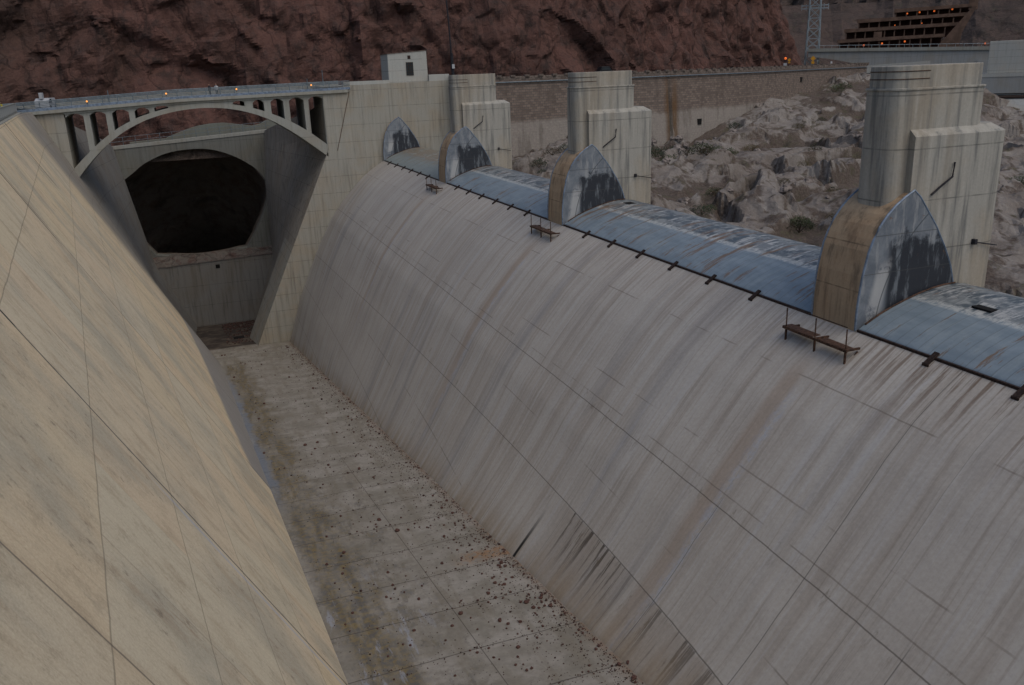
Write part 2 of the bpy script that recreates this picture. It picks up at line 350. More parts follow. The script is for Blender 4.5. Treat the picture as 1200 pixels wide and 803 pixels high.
def mat_gate():
    m = T('drum_gate_skin', .5, .4, .15); U = m.sep(m.uvs); u, v = U[0], U[1]      # u along the gate, v upstream from the lip
    s1 = m.noise(m.comb(m.math('MULTIPLY',u,2.2), m.math('MULTIPLY',v,.35), 1.), 1., 7, .7)
    s2 = m.noise(m.comb(m.math('MULTIPLY',u,.5), m.math('MULTIPLY',v,1.2), 5.), 1., 6, .65)
    n2 = m.noise(m.obj, 4., 7, .7)
    c = m.mix(m.ss(s2,.35,.65), (.16,.21,.25), (.21,.265,.305))
    c = m.mix(m.mul(m.ss(s1,.5,.68),.35), c, (.30,.35,.36))
    up = m.ss(m.math('ADD', v, m.math('MULTIPLY', m.math('SUBTRACT', n2,.5), .7)), 3.1, 3.6)
    mot = m.mix(m.ss(s1,.42,.50), (.42,.43,.42), (.06,.08,.095)); mot = m.mix(m.mul(m.ss(s2,.45,.6),.7), mot, m.mix(m.ss(s1,.42,.56),(.06,.08,.095),(.36,.38,.37)))
    c = m.mix(m.mul(up,.92), c, mot)
    c = m.mix(m.mul(m.line(v,3.35,.32), m.ss(n2,.35,.6),.7), c, (.50,.52,.50))
    rr = m.noise(m.comb(m.math('MULTIPLY',u,1.3), m.math('MULTIPLY',v,.16), 12.), 1., 7, .75)
    c = m.mix(m.mul(m.ss(rr,.55,.60),.8), c, (.16,.085,.035))
    c = m.mix(m.mul(m.ss(m.noise(m.obj, 9., 5,.8),.66,.71),.8), c, (.08,.045,.025))
    # the far gate is rusty
    oi = m.n.new('ShaderNodeObjectInfo'); rust = m.ss(m.sep(oi.outputs['Location'])[1], 96., 97.)
    c = m.mix(m.mul(rust, m.ss(s2,.36,.55), m.ss(v,1.6,3.3),.85), c, m.mix(m.ss(s1,.4,.6),(.10,.05,.025),(.23,.10,.04)))
    c = m.mix(m.mul(rust,.45), c, (.24,.26,.21))
    sm = m.lines(u, .62, 0., .03); c = m.mix(m.mul(sm,.5), c, (.10,.12,.13))
    lip = m.ss(v,.1,.03); c = m.mix(lip, c, (.02,.018,.016))
    return m.done(c, m.bump(m.math('SUBTRACT', m.math('MULTIPLY',n2,.3), sm),.4,.02))
M['gate'] = mat_gate()

def mat_plate():
    m = T('seal_plate_steel', .6, .35, .1); X = m.sep(m.obj)     # local: x 0..5.8, z 0..6.3
    g_ = m.n.new('ShaderNodeNewGeometry').outputs['Position']; s1 = m.noise(m.scale(g_,(2.4,1.,.45)),1.,7,.7); s2 = m.noise(g_,.8,6,.7,.5); n2 = m.noise(g_,5.,7,.7)
    c = m.mix(m.ss(s2,.35,.65), (.11,.13,.155), (.18,.205,.23))
    c = m.mix(m.mul(m.ss(s1,.5,.65),.5), c, (.36,.37,.37))
    zz = m.math('ADD', X[2], m.math('ADD', m.math('MULTIPLY', m.math('SUBTRACT', s1,.5), 1.5), m.math('MULTIPLY', m.math('SUBTRACT', s2,.5), 3.4)))
    inn = m.mul(m.ss(X[0],1.35,1.8), m.ss(zz,4.3,3.6))
    c = m.mix(m.mul(inn,.95), c, m.mix(m.ss(s1,.52,.66),(.016,.020,.028),(.13,.15,.17)))
    le = m.mul(m.line(m.math('ADD',X[0],m.math('MULTIPLY',X[2],-.22)), .75,.55), m.ss(zz,3.3,2.4), m.ss(s2,.35,.5)); c = m.mix(m.mul(le,.8), c, (.38,.39,.39))
    # pale arc left by the gate end
    r = m.math('SQRT', m.math('ADD', m.math('POWER', m.math('SUBTRACT', X[0], 8.6), 2.), m.math('POWER', m.math('SUBTRACT', X[2], -.6), 2.)))
    arc = m.line(r, 7.55, .05); c = m.mix(m.mul(arc,.7), c, (.03,.04,.05))
    c = m.mix(m.mul(m.mx(m.line(X[2],4.35,.035), m.line(X[2],2.6,.03)),.6), c, (.06,.06,.06))
    c = m.mix(m.mul(m.ss(m.noise(m.obj,1.7,6,.8),.62,.68),.7), c, (.14,.075,.04))
    return m.done(c, m.bump(n2,.3,.02))
M['plate'] = mat_plate()

def mat_rock(name, a, b, c_, dark, sc=1., veg=0., crack=.6, west=None):
    m = T(name, .95, .15); X = m.sep(m.obj)
    n1 = m.noise(m.obj, .05*sc, 8, .62, .6); n2 = m.noise(m.obj, .35*sc, 9, .68, .4); n3 = m.noise(m.obj, 2.*sc, 8, .7)
    st = m.noise(m.scale(m.obj,(.22*sc,.22*sc,.1*sc)),1.,7,.65,.6)
    c = m.mix(m.ss(n1,.38,.62), a, b)
    if west: c = m.mix(m.mul(m.ss(m.math('ADD', X[0], m.math('MULTIPLY', n1, 60.)), 40., -25.),.85), c, west)
    c = m.mix(m.mul(m.ss(n2,.46,.68),.8), c, c_)
    c = m.mix(m.mul(m.ss(st,.52,.68),.7), c, dark)
    e = m.vor(m.scale(m.math('ADD',0.,0.) if 0 else m.obj,(1.,1.,.55)), .16*sc, 'DISTANCE_TO_EDGE')
    wv = m.n.new('ShaderNodeVectorMath'); wv.operation='ADD'
    nn = m.n.new('ShaderNodeTexNoise'); nn.inputs['Scale'].default_value=.22*sc; nn.inputs['Detail'].default_value=6; m.l.new(m.obj,nn.inputs['Vector'])
    sv = m.n.new('ShaderNodeVectorMath'); sv.operation='SCALE'; sv.inputs['Scale'].default_value=9./sc; m.l.new(nn.outputs['Color'],sv.inputs[0])
    m.l.new(m.obj,wv.inputs[0]); m.l.new(sv.outputs[0],wv.inputs[1])
    e = m.vor(m.scale(wv.outputs[0],(1.,1.,.5)), .13*sc, 'DISTANCE_TO_EDGE'); e2 = m.vor(wv.outputs[0], .42*sc, 'DISTANCE_TO_EDGE')
    ck = m.mx(m.ss(e,.05,.0), m.mul(m.ss(e2,.06,.0),.45))
    c = m.mix(m.mul(ck,crack), c, tuple(x*.35 for x in dark))
    if veg:
        g = m.mul(m.ss(m.noise(m.obj,.5*sc,8,.75),.58,.66), veg); c = m.mix(g, c, (.075,.08,.045))
    c = m.mix(.3, c, m.mix(n3,(0,0,0),(1,1,1)), 'OVERLAY')
    h = m.math('ADD', m.math('ADD', m.math('MULTIPLY',n2,1.6), m.math('MULTIPLY',n3,.35)), m.math('MULTIPLY', m.math('MINIMUM', e, .12), 3.))
    return m.done(c, m.bump(h,.9,.55/sc))
M['cliff'] = mat_rock('red_cliff_rock', (.088,.049,.041), (.112,.060,.050), (.066,.046,.042), (.034,.026,.024), 1., 0., .5, (.044,.034,.028))
M['cliff_dark'] = mat_rock('brown_cliff_rock', (.10,.075,.06), (.125,.085,.068), (.085,.07,.058), (.05,.04,.034), 1.)
M['farhill'] = mat_rock('canyon_hill_rock', (.072,.056,.050), (.09,.066,.058), (.055,.048,.044), (.036,.032,.03), .35, .4, .25)

def mat_shore():
    m = T('shore_rock', .95, .15)
    g = m.n.new('ShaderNodeNewGeometry'); nz = m.sep(g.outputs['Normal'])[2]
    at = m.n.new('ShaderNodeAttribute'); at.attribute_name = 'soil'; soil = at.outputs['Fac']
    n1 = m.noise(m.obj, .09, 8, .6, .5); n2 = m.noise(m.obj, .8, 9, .7); n3 = m.noise(m.obj, 3.5, 8, .72)
    c = m.mix(m.ss(n1,.38,.62), (.175,.155,.138), (.225,.21,.193))
    c = m.mix(m.mul(m.ss(n2,.48,.66),.6), c, (.115,.097,.085))
    c = m.mix(m.mul(m.ss(n2,.45,.3),.6), c, (.285,.275,.262))
    e = m.vor(m.obj, .45, 'DISTANCE_TO_EDGE'); ck = m.mul(m.ss(e,.05,.0), m.ss(n1,.4,.55))
    c = m.mix(m.mul(ck,.25), c, (.07,.055,.05))
    so = m.ss(m.math('ADD', soil, m.math('MULTIPLY', m.math('SUBTRACT', n2,.5), .9)), .35, .65)
    c = m.mix(m.mul(so,.92), c, m.mix(m.ss(n3,.4,.62), (.065,.05,.042), (.11,.088,.072)))
    gr = m.mul(so, m.ss(m.noise(m.obj,.35,6,.7),.52,.62), m.ss(n3,.4,.6)); c = m.mix(m.mul(gr,.75), c, (.07,.075,.04))
    c = m.mix(.3, c, m.mix(n3,(0,0,0),(1,1,1)), 'OVERLAY')
    return m.done(c, m.bump(m.math('ADD', m.math('MULTIPLY',n2,1.), m.math('MULTIPLY',n3,.6)),.9,.3))
M['shore'] = mat_shore()

def mat_masonry():
    m = T('masonry_wall', .95, .15); X = m.sep(m.obj); U = m.sep(m.uvs); u, v = U[0], U[1]
    br = m.n.new('ShaderNodeTexBrick'); m.l.new(m.comb(u, v, 0.), br.inputs['Vector']); br.inputs['Scale'].default_value = 1.
    br.inputs['Brick Width'].default_value = .9; br.inputs['Row Height'].default_value = .5; br.inputs['Mortar Size'].default_value = .045; br.inputs['Mortar Smooth'].default_value=.3
    br.inputs['Color1'].default_value = (.0,.0,.0,1); br.inputs['Color2'].default_value = (1,1,1,1); br.inputs['Mortar'].default_value = (.5,.5,.5,1)
    n1 = m.noise(m.obj,.3,6,.6); n2 = m.noise(m.obj,2.5,7,.7)
    c = m.mix(br.outputs['Color'], (.125,.10,.085), (.20,.16,.135))
    c = m.mix(br.outputs['Fac'], c, (.10,.095,.09))
    hv = m.math('ADD', v, m.math('MULTIPLY', m.math('SUBTRACT', n1,.5), 2.))
    c = m.mix(m.mul(m.ss(hv, -7.6, -9.0),.8), c, m.mix(n2,(.23,.21,.19),(.31,.29,.26)))
    st = m.mul(m.line(m.math('ADD',u,m.math('MULTIPLY',m.math('SUBTRACT',n1,.5),1.2)), 61., 2.6), .85)
    st = m.mul(st, m.ss(m.noise(m.scale(m.obj,(.9,.9,.12)),1.,5,.7),.30,.52), m.math('ADD', .55, m.mul(m.ss(v,-1.,-8.),.45)))
    c = m.mix(st, c, m.mix(m.line(u,60.7,.8),(.11,.06,.025),(.045,.038,.03)))
    c = m.mix(m.mul(m.ss(m.noise(m.scale(m.obj,(.6,.6,.1)),1.,5,.6),.52,.66),.4), c, (.09,.075,.065))
    c = m.mix(.3, c, m.mix(n2,(0,0,0),(1,1,1)), 'OVERLAY')
    return m.done(c, m.bump(m.math('SUBTRACT', n2, br.outputs['Fac']),.7,.08))
M['masonry'] = mat_masonry()
M['parapet'] = simple('stone_parapet', (.17,.14,.12), .9, 0, .25, 2.)
M['tunnel'] = mat_rock('tunnel_lining', (.12,.108,.095), (.15,.13,.11), (.09,.062,.045), (.05,.045,.04), 1., 0, .2)
M['rail'] = simple('galvanised_rail', (.115,.15,.175), .5, .3)
M['rust'] = simple('rusty_steel', (.075,.042,.028), .8, .2, .3, 8.)
M['darkrust'] = simple('dark_rusty_steel', (.035,.022,.018), .8, .2, .3, 8.)
M['blue'] = simple('blue_grey_trim', (.16,.21,.28), .5, .2)
M['asphalt'] = simple('asphalt', (.06,.06,.062), .9)
M['ground'] = mat_rock('ground_rock', (.10,.085,.07), (.13,.10,.085), (.09,.075,.06), (.06,.05,.042), .4)
M['head'] = concrete('shaded_headwall_concrete', (.135,.142,.132), (.13,.12,.095), (.06,.06,.055), 3.8, -.2, None, .5, .6)  # darker copy: bridge shade on the headwall is put into its colour
M['right'] = concrete('lightened_lining_concrete', (.25,.235,.205), (.23,.19,.14), (.10,.09,.08), 3.8, -.2, None, .6, .7)  # paler copy: brighter side of the bridge shading is put into its colour
M['black'] = simple('black_void', (.006,.006,.006), .95)
M['glass'] = simple('dark_glass', (.02,.028,.035), .2, 0, .1)
M['stone'] = simple('red_brown_stone', (.095,.05,.042), .95, 0, .3, 4.)
M['pebble'] = simple('dark_red_gravel', (.075,.045,.038), .95, 0, .3, 4.)
M['boulder'] = simple('pale_boulder', (.2,.175,.16), .95, 0, .25, 1.5)
M['leaf'] = simple('shrub_leaf', (.05,.068,.03), .8, 0, .2, 6.)
M['leafdry'] = simple('dry_shrub_leaf', (.09,.075,.04), .9, 0, .2, 6.)
M['leafdark'] = simple('dark_shrub_leaf', (.032,.045,.026), .8, 0, .2, 6.)
M['bark'] = simple('shrub_stem', (.07,.05,.035), .9)
M['lamp'] = emit('amber_lamp_glass', (1.,.38,.08), 1.2)
M['lampdim'] = emit('orange_lamp_glass', (1.,.20,.04), .4)
M['garage'] = simple('tan_garage_concrete', (.125,.080,.058), .9, 0, .15, .3)
M['garagedark'] = simple('garage_interior', (.045,.02,.016), .9)
M['white'] = simple('white_paint', (.36,.38,.40), .5, 0, .05)
M['yellow'] = simple('yellow_cloth', (.35,.31,.03), .8, 0, .05)
M['signyellow'] = simple('amber_sign_paint', (.55,.27,.02), .6, 0, .05)
M['bluecloth'] = simple('blue_cloth', (.05,.14,.4), .8, 0, .05)
M['dark'] = simple('dark_cloth', (.02,.02,.025), .8, 0, .05)
M['skin'] = simple('skin', (.35,.2,.14), .6, 0, .05)
M['carblack'] = simple('black_car_paint', (.012,.014,.018), .3, .2, .05)
M['galv'] = simple('tower_steel', (.26,.31,.34), .5, .4)

# ------------------------------------------------------------------ numbers of the channel
ZLIP = -12.1; XLIP = 28.2; YE = 131.
def zf(y): return -20.115 - .1408*y
FZ = [12.1,12.5,12.9,13.8,15,16.5,18,20,22.5,24.8,27.2,29.6,32,35.7,38.6]
FX = [28.2,27.5,26.82,25.45,24,22.5,21.12,19.55,18.08,16.8,15.65,14.5,13.44,12.13,11.15]
def Fw(z): return interp(-z, FZ, FX)
def xr(y): return interp(y, [-5,25,40,70,131,170],[14.9,14.3,13.85,13.0,11.15,10.])
def weirx(y, z):
    t = clamp((ZLIP - z)/(ZLIP - zf(y))); return Fw(z) + (xr(y) - Fw(zf(y)))*t**3
def planex(y, z): return -6.57 - .108*y - .54*z
def tl(z): return interp(-z, [3,8.8,30.3,43.5], [-13.3,-11.9,-8.2,-2.3])
def leftx(y, z):
    p = planex(y, z)
    if y <= 116: return p
    t = smooth((y-116)/52.)
    return lerp(p, tl(z), t)
def ztl(y): return interp(y, [131.5,140,168],[-2.65,-3.6,-10.])
def tr(z): return interp(-z, [3,8.4,18,30.8,43.4],[14.8,14.3,13.3,13.06,8.53])
def edge_r(z): return interp(-z, [0,10,27,37.6,40],[20.,20.,11.8,6.8,5.7])
def deckz(x): return (-.62+.045*x) if x < 0 else (-.62+.012*x)     # top of bridge railing

# ------------------------------------------------------------------ SETTING: ground, terrain, cliffs
b = MB(); S_ = 3000
b.face([(-S_,-S_,-64),(S_,-S_,-64),(S_,S_,-64),(-S_,S_,-64)])
struct(b.build('ground', M['ground']))
# channel floor
b = MB()
def ffl(i, j):
    y = lerp(-6, 169, i); x0 = planex(y, zf(y)) - 3. if y < 116 else leftx(y, zf(y)) - 3.; x1 = xr(y) + 2.5 if y < 131 else max(xr(131), 9) + 2.5
    x = lerp(x0, x1, j); return (x, y, zf(y) + .02*fbm((x*.4,y*.4,0),3))
b.grid(ffl, 180, 24)
struct(b.build('channel_floor', M['floor'], smooth_=True))

# left lining wall (one lofted face, a coping and a back)
b = MB()
def fl(i, j):
    y = lerp(-6, 131, i); zt = -2.65; zb = zf(y) - .3; z = lerp(zt, zb, j)
    return (leftx(y, z), y, z)
def uvl(i, j):
    p = fl(i, j); return (p[1], (-2.65 - p[2])*1.137)
b.grid(fl, 120, 44, uvl)
lw = thing('lining_wall', 'long warm beige sloping concrete wall of jointed panels filling the left side', 'wall', (-6, 0, -2.65))
o = b.build('sloping_face', M['left'], lw, smooth_=True, recalc=False); o.location = (6, 0, 2.65)
b = MB()
for a, c in ((-6, 131),):
    P0 = [(planex(a,-2.65), a), (planex(c,-2.65), c)]
    b.prism([(planex(a,-2.65)+.02,a),(planex(c,-2.65)+.02,c),(planex(c,-2.65)-1.6,c),(planex(a,-2.65)-1.6,a)], -3.6, -2.62, 'z')
o = b.build('coping', M['bridge'], lw, bevel=.04); o.location = (6,0,2.65)

# balustrade on the lining wall
bal = thing('balustrade', 'pale concrete balustrade of upright slabs along the top of the beige lining wall', 'balustrade', (planex(0,-2.6)-.9, 0, -2.62))
ox, oz = planex(0,-2.6)-.9, -2.62
b = MB()
for z0, h in ((.12,.16),(1.12,.16)):
    b.beam((planex(-5,-2.65)-.55-ox,-5,z0), (planex(130.6,-2.65)-.55-ox,130.6,z0), .2, h)
b.build('rail', M['bridge'], bal)
slab = None
for k in range(41):
    y = -2.4 + k*3.3; x = planex(y,-2.65)-.55-ox
    if slab is None:
        slab = MB().box(-.08,.08,-.55,.55,.2,1.04).build('upright_slab', M['house'], bal, bevel=.02); slab.location = (x,y,0)
    else:
        s = slab.copy(); COL.objects.link(s); s.parent = bal; s.location = (x,y,0)

# transition wall left, right; headwall; sill; tunnel
b = MB()
def fL(i, j):
    y = lerp(131, 168, i); z = lerp(ztl(y), zf(y)-.4, j); return (leftx(y, z), y, z)
b.grid(fL, 30, 36)
def capL(i, j): y = lerp(131,168,i); return (leftx(y,ztl(y)) - .9*j, y, ztl(y)+.0)
b.grid(capL, 30, 1)
def backL(i, j): y = lerp(131,168,i); return (leftx(y,ztl(y)) - .9, y, ztl(y) - 3*j)
b.grid(backL, 30, 1)
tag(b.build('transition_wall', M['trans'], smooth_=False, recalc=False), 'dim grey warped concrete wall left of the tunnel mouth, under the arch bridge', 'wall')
b = MB()
def ztr(y): return interp(y,[131,140,168],[-2.9,-4.6,-8.6])
def fR(i, j):
    y = lerp(131, 168, i); z = lerp(ztr(y), zf(y)-.4, j); return (lerp(edge_r(z), tr(z), smooth(i)*.5+i*.5), y, z)
b.grid(fR, 30, 36)
def capR(i, j): p = fR(i, 0); return (p[0]+.9*j, p[1], p[2])
b.grid(capR, 30, 1)
def backR(i, j): p = fR(i, 0); return (p[0]+.9, p[1], p[2]-3*j)
b.grid(backR, 30, 1)
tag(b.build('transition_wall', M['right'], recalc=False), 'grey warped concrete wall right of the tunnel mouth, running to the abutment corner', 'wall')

mouth = [(-7.56,-29.78),(-9.6,-26.9),(-11.1,-23.8),(-12.1,-21.),(-12.3,-18.4),(-11.3,-16.2),(-9.29,-14.7),(-7.4,-13.3),(-5.4,-12.34),(-3.5,-11.65),(-1.65,-11.3),(.2,-11.12),(1.99,-11.1),(3.8,-11.25),(5.6,-11.7),(7.4,-12.4),(9.14,-13.3),(10.6,-14.3),(11.93,-15.4),(13.1,-17.),(13.6,-18.8),(13.5,-20.4),(13.,-22.),(12.3,-23.8),(11.2,-25.8),(10.1,-27.8),(8.65,-29.89),(4.5,-30.35),(.5,-30.6),(-3.5,-30.35)]
hw = thing('tunnel_headwall', 'flat grey concrete headwall with the huge dark spillway tunnel mouth in it', 'tunnel portal', (0.7,168,-44))
def P3(x, y, z): return (x-.7, y-168, z+44)
def _cr(P0,P1,P2,P3_,q): return .5*((2*P1)+(-P0+P2)*q+(2*P0-5*P1+4*P2-P3_)*q*q+(-P0+3*P1-3*P2+P3_)*q**3)
_m = mouth; mouth = []
for i in range(len(_m)):
    pts4 = [_m[(i+d_)%len(_m)] for d_ in (-1,0,1,2)]; sharp = i in (0,26) or (i+1)%len(_m) in (0,26)
    for q in (0,.34,.67): mouth.append(tuple(lerp(pts4[1][k_],pts4[2][k_],q) if sharp else _cr(*[p_[k_] for p_ in pts4],q) for k_ in (0,1)))
cxm, czm = .7, -20.
outer = []
for x, z in mouth:
    dx, dz = x-cxm, z-czm; t = 1e9
    if dx > 0: t = min(t, (18.5-cxm)/dx)
    if dx < 0: t = min(t, (-17-cxm)/dx)
    if dz > 0: t = min(t, (-10.9-czm)/dz)
    if dz < 0: t = min(t, (-46-czm)/dz)
    outer.append((cxm+dx*t, czm+dz*t))
b = MB(); k = len(mouth)
corner = {}
for i in range(k):
    a, c = outer[i], outer[(i+1)%k]; pts = [P3(mouth[i][0],168,mouth[i][1]), P3(a[0],168,a[1])]
    if abs(a[0]-c[0]) > .01 and abs(a[1]-c[1]) > .01:
        X_ = -17 if min(a[0],c[0]) < -16.9 else 18.5; Z_ = -10.9 if max(a[1],c[1]) > -11. else -46
        pts.append(P3(X_,168,Z_))
    pts += [P3(c[0],168,c[1]), P3(mouth[(i+1)%k][0],168,mouth[(i+1)%k][1])]
    b.face(pts)
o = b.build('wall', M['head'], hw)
HC = lambda x: interp(x,[-17,18.5],[-10.1,-8.2])
b = MB()
b.prism([(-17-.7,-10.91+44),(18.5-.7,-10.91+44),(18.5-.7,HC(18.5)+44-.6),(-17-.7,HC(-17)+44-.6)],0,.9,'y')
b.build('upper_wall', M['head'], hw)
b = MB()
b.prism([(-17-.7,HC(-17)+44-.6),(18.5-.7,HC(18.5)+44-.6),(18.5-.7,HC(18.5)+44),(-17-.7,HC(-17)+44)],-.12,1.,'y')
b.build('coping', M['bridge'], hw, bevel=.03)
b = MB()   # bevelled ring round the mouth
def ring(i, j):
    x, z = mouth[int(round(i*k)) % k]; s_ = [1.0,.995,.99][int(round(j*2))]; yy = [0,.25,1.6][int(round(j*2))]
    return ((x-cxm)*s_+cxm-.7, yy, (z-czm)*s_+czm+44)
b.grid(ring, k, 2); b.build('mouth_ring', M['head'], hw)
b = MB()
def bore(i, j):
    x, z = mouth[int(round(i*k)) % k]; d = j*70.; s_ = lerp(.99, .60, smooth(j*1.3)); ww = .12*fbm((x*.2,d*.06,z*.2),4)
    cx_, cz_ = cxm, czm; px = (x-cx_)*s_+cx_; pz = (z-cz_)*s_+cz_
    return (px-.7 + ww, 1.6+d*.78, pz+44 - d*.55*smooth(j*2+.15) + ww)
b.grid(bore, k, 50); b.build('bore', M['tunnel'], hw, smooth_=True)
b = MB(); b.face([bore(i/k, 1.) for i in range(k)]); b.build('bore_end', M['black'], hw)
rl = thing('handrail', 'thin grey pipe handrail along the top of the tunnel headwall', 'railing', (0,168.5,0))
for kk in range(14): x = -12+kk*2.05; MB().tube([(0,0,0),(0,0,1.35)], .05).build('post', M['rail'], rl, loc=(x,0,HC(x)))
b = MB()
for z in (.65,1.35): b.tube([(-13,0,z+HC(-13)),(15.5,0,z+HC(15.5))], .035)
b.build('pipe', M['rail'], rl)
# sill
sl = thing('tunnel_sill', 'grey concrete step wall with sloping rim below the tunnel mouth', 'sill', (2,165,-43))
b = MB(); b.prism([(-9.6-2,-31.6+43),(-2.0-2,-46+43),(8.3-2,-46+43),(14.2-2,-30.9+43)], 0, 3., 'y')
b.build('wall', M['trans'], sl, bevel=.05)
b = MB()
def st(i, j):
    x = lerp(-9.8, 14.3, i); y = lerp(-.12, 3.4, j); z0 = lerp(-31.6,-30.9,i); z1 = -30.0; z = lerp(z0, z1, smooth(j)) + .15*fbm((x*.6,y,3),4); return (x-2, y, z+43)
b.grid(st, 40, 6); b.build('rim', mat_rock('scoured_rim', (.12,.11,.10),(.15,.135,.12),(.085,.045,.038),(.06,.05,.045),2.), sl, smooth_=True)
b = MB().box(.35,1.1,-.06,.2,10.35,11.05); b.build('drain_hole', M['black'], sl)
# drain pit in dirty floor
tag(MB().box(3.2,4.9,141.5,142.9,zf(142)-.3,zf(142)+.12).build('drain_cover', M['black']), 'small black rectangular drain in the dirty floor below the sill', 'drain')
# wall behind the headwall with curved top and rust stain
b = MB(); poly = [(-9,-12)]
for x, z in ((-9,-9.6),(-3,-9.3),(-1.5,-8.7),(0,-8.2),(1.5,-7.7),(3.,-7.35),(5,-7.1),(7.3,-7.05),(9,-7.3),(10,-7.5),(12.5,-7.9),(14,-7.6),(15,-7.),(19,-6.6)): poly.append((x,z))
poly.append((19,-12)); b.prism([(p[0]*1.02, p[1]) for p in poly], 173.5, 175, 'y')
mm = concrete('green_grey_concrete', (.15,.165,.145), (.15,.14,.11), (.09,.09,.08), 20, 3, None, .4,.4)
o = b.build('retaining_wall', mm); tag(o, 'low green-grey concrete wall with a curved top behind the tunnel headwall', 'wall')
b = MB().box(-30,45,169.1,190,-13,-10.95); struct(b.build('bench', M['ground']))

# ------------------------------------------------------------------ weir
b = MB()
def fw(i, j):
    y = lerp(-6, 131.0, i); t = j**1.15; z = lerp(ZLIP, zf(y)-.3, t); return (weirx(y, z), y, z)
def uvw(i, j):
    y = lerp(-6,131,i); L = 0; p = None
    t = j**1.15; z = lerp(ZLIP, zf(y)-.3, t)
    L = (ZLIP - z)*1.28; return (y + .2*(ZLIP - z), L)
b.grid(fw, 140, 60, uvw)
wr = thing('overflow_weir', 'huge streaked grey concrete weir face curving down to the channel floor on the right', 'weir', (28.2, 0, ZLIP))
o = b.build('overflow_face', M['weir'], wr, smooth_=True, recalc=False); o.location = (-28.2,0,-ZLIP)
b = MB()   # crest body under the gates, lake side
b.prism([(28.2,-12.1),(28.2,-12.6),(31,-24),(40,-30),(38.5,-14.5),(37.2,-12.9),(34,-12.6)], -6, 131, 'y')
o = b.build('crest_body', M['abut'], wr); o.location = (-28.2,0,-ZLIP)

# ------------------------------------------------------------------ piers
def stadium(x0, x1, y0, y1, left='r', right='r', n=24):
    r = (y1-y0)/2; cy = (y0+y1)/2; pts = []
    if left == 'e': pts += [(x0+1.2-1.2*abs(math.sin(PI*i/n))**.5, cy+r*math.copysign(abs(math.cos(PI*i/n))**.5, math.cos(PI*i/n))) for i in range(n+1)]
    elif left == 'r': pts += [(x0+r-r*math.sin(PI*i/n), cy+r*math.cos(PI*i/n)) for i in range(n+1)]
    else: pts += [(x0,y1),(x0,y0)]
    if right == 'r': pts += [(x1-r+r*math.sin(PI*i/n), cy-r*math.cos(PI*i/n)) for i in range(n+1)]
    elif right == 'c':
        c = .5; pts += [(x1-c,y0),(x1-.15,y0+.15),(x1,y0+c),(x1,y1-c),(x1-.15,y1-.15),(x1-c,y1)]
    else: pts += [(x1,y0),(x1,y1)]
    return pts
GP = [(0,-.6),(0,0),(0,.9),(.05,1.6),(.15,2.5),(.4,3.65),(.62,4.2),(.9,4.75),(1.28,5.25),(1.7,5.65),(2.2,6.0),(2.72,6.28),(3.1,5.95),(3.5,5.45),(4.25,4.5),(4.95,3.4),(5.42,2.5),(5.75,1.5),(5.8,-.6)]
def make_pier(y, label, hi=0.):
    p = thing('weir_pier', label, 'pier', (28.1, y, ZLIP), 0, 'piers standing on the weir crest')
    L = lambda z: z - ZLIP
    b = MB(); b.prism(stadium(1.55,6.95,.38,2.62,'e','c'), -3, L(-1.38), 'z'); b.build('upper_shaft', M['pier'], p, bevel=.05)
    b = MB(); b.prism(stadium(1.62,6.82,.46,2.54,'e','c'), L(-1.38), L(-.3)+hi-.08, 'z')
    b.build('cap', M['pier'], p, bevel=.04)
    for z in (-.62,-.95):
        MB().tube([(3.4,.45,L(z))]+[(1.62+1.2-1.215*abs(math.sin(a*PI/20))**.5, 1.5-1.055*math.copysign(abs(math.cos(a*PI/20))**.5, math.cos(a*PI/20)), L(z)) for a in range(0,21)], .02, 4).build('groove', M['rust'], p)
    b = MB(); b.prism(stadium(1.5,7.,.33,2.67,'e','c'), L(-1.44), L(-1.34), 'z'); b.build('ledge', M['pier'], p, bevel=.02)
    b = MB()
    pl = stadium(2.5,8.8,.02,2.98,'s','r'); b.prism(pl, -10, L(-3.45), 'z'); n = len(b.v); kk = len(pl)
    top = [(q[0], q[1], L(-3.45)) for q in pl]; t2 = [((q[0]-4.5)*.86+4.4 if q[0] > 4 else q[0], (q[1]-1.5)*.72+1.5, L(-3.1)) for q in pl]
    for i in range(kk): b.face([top[i], top[(i+1)%kk], t2[(i+1)%kk], t2[i]])
    b.face(t2)
    b.build('lower_shaft', M['pier'], p)
    b = MB(); b.prism(GP, .03, 2.97, 'y'); b.build('curved_nose', M['nose'], p)
    b = MB(); b.prism([(q[0]*1.006, q[1]+.0) for q in GP], -.03, .029, 'y'); b.build('seal_plate', M['plate'], p)
    b = MB(); b.prism([(q[0]*1.006, q[1]) for q in GP], 2.975, 3.03, 'y'); b.build('seal_plate', M['plate'], p)
    for yy in (-.0, 3.0):
        b = MB(); b.tube([(q[0], yy, q[1]) for q in GP[1:-1]], .06, 5); b.build('edge_trim', M['blue'], p)
    b = MB(); b.tube([(4.9,-.06,L(-4.7)),(4.8,-.1,L(-5.35)),(4.2,-.06,L(-5.75)),(3.7,-.05,L(-6.1))], .05, 5); b.build('cable', M['dark'], p)
    b = MB(); b.box(6.6,6.76,-.2,.05,L(-8.7),L(-8.45)); b.tube([(6.7,-.1,L(-8.6)),(8.2,-.05,L(-8.9))], .03, 4); b.build('bracket_arm', M['dark'], p)
    return p
make_pier(30.2, 'nearest and largest concrete pier, with a pointed steel plate at its foot')
make_pier(63.8, 'middle concrete pier on the weir crest, with a dark car roof behind its top', .15)
make_pier(97.3, 'farthest free-standing concrete pier, smallest of the row, overlapping the abutment', .3)
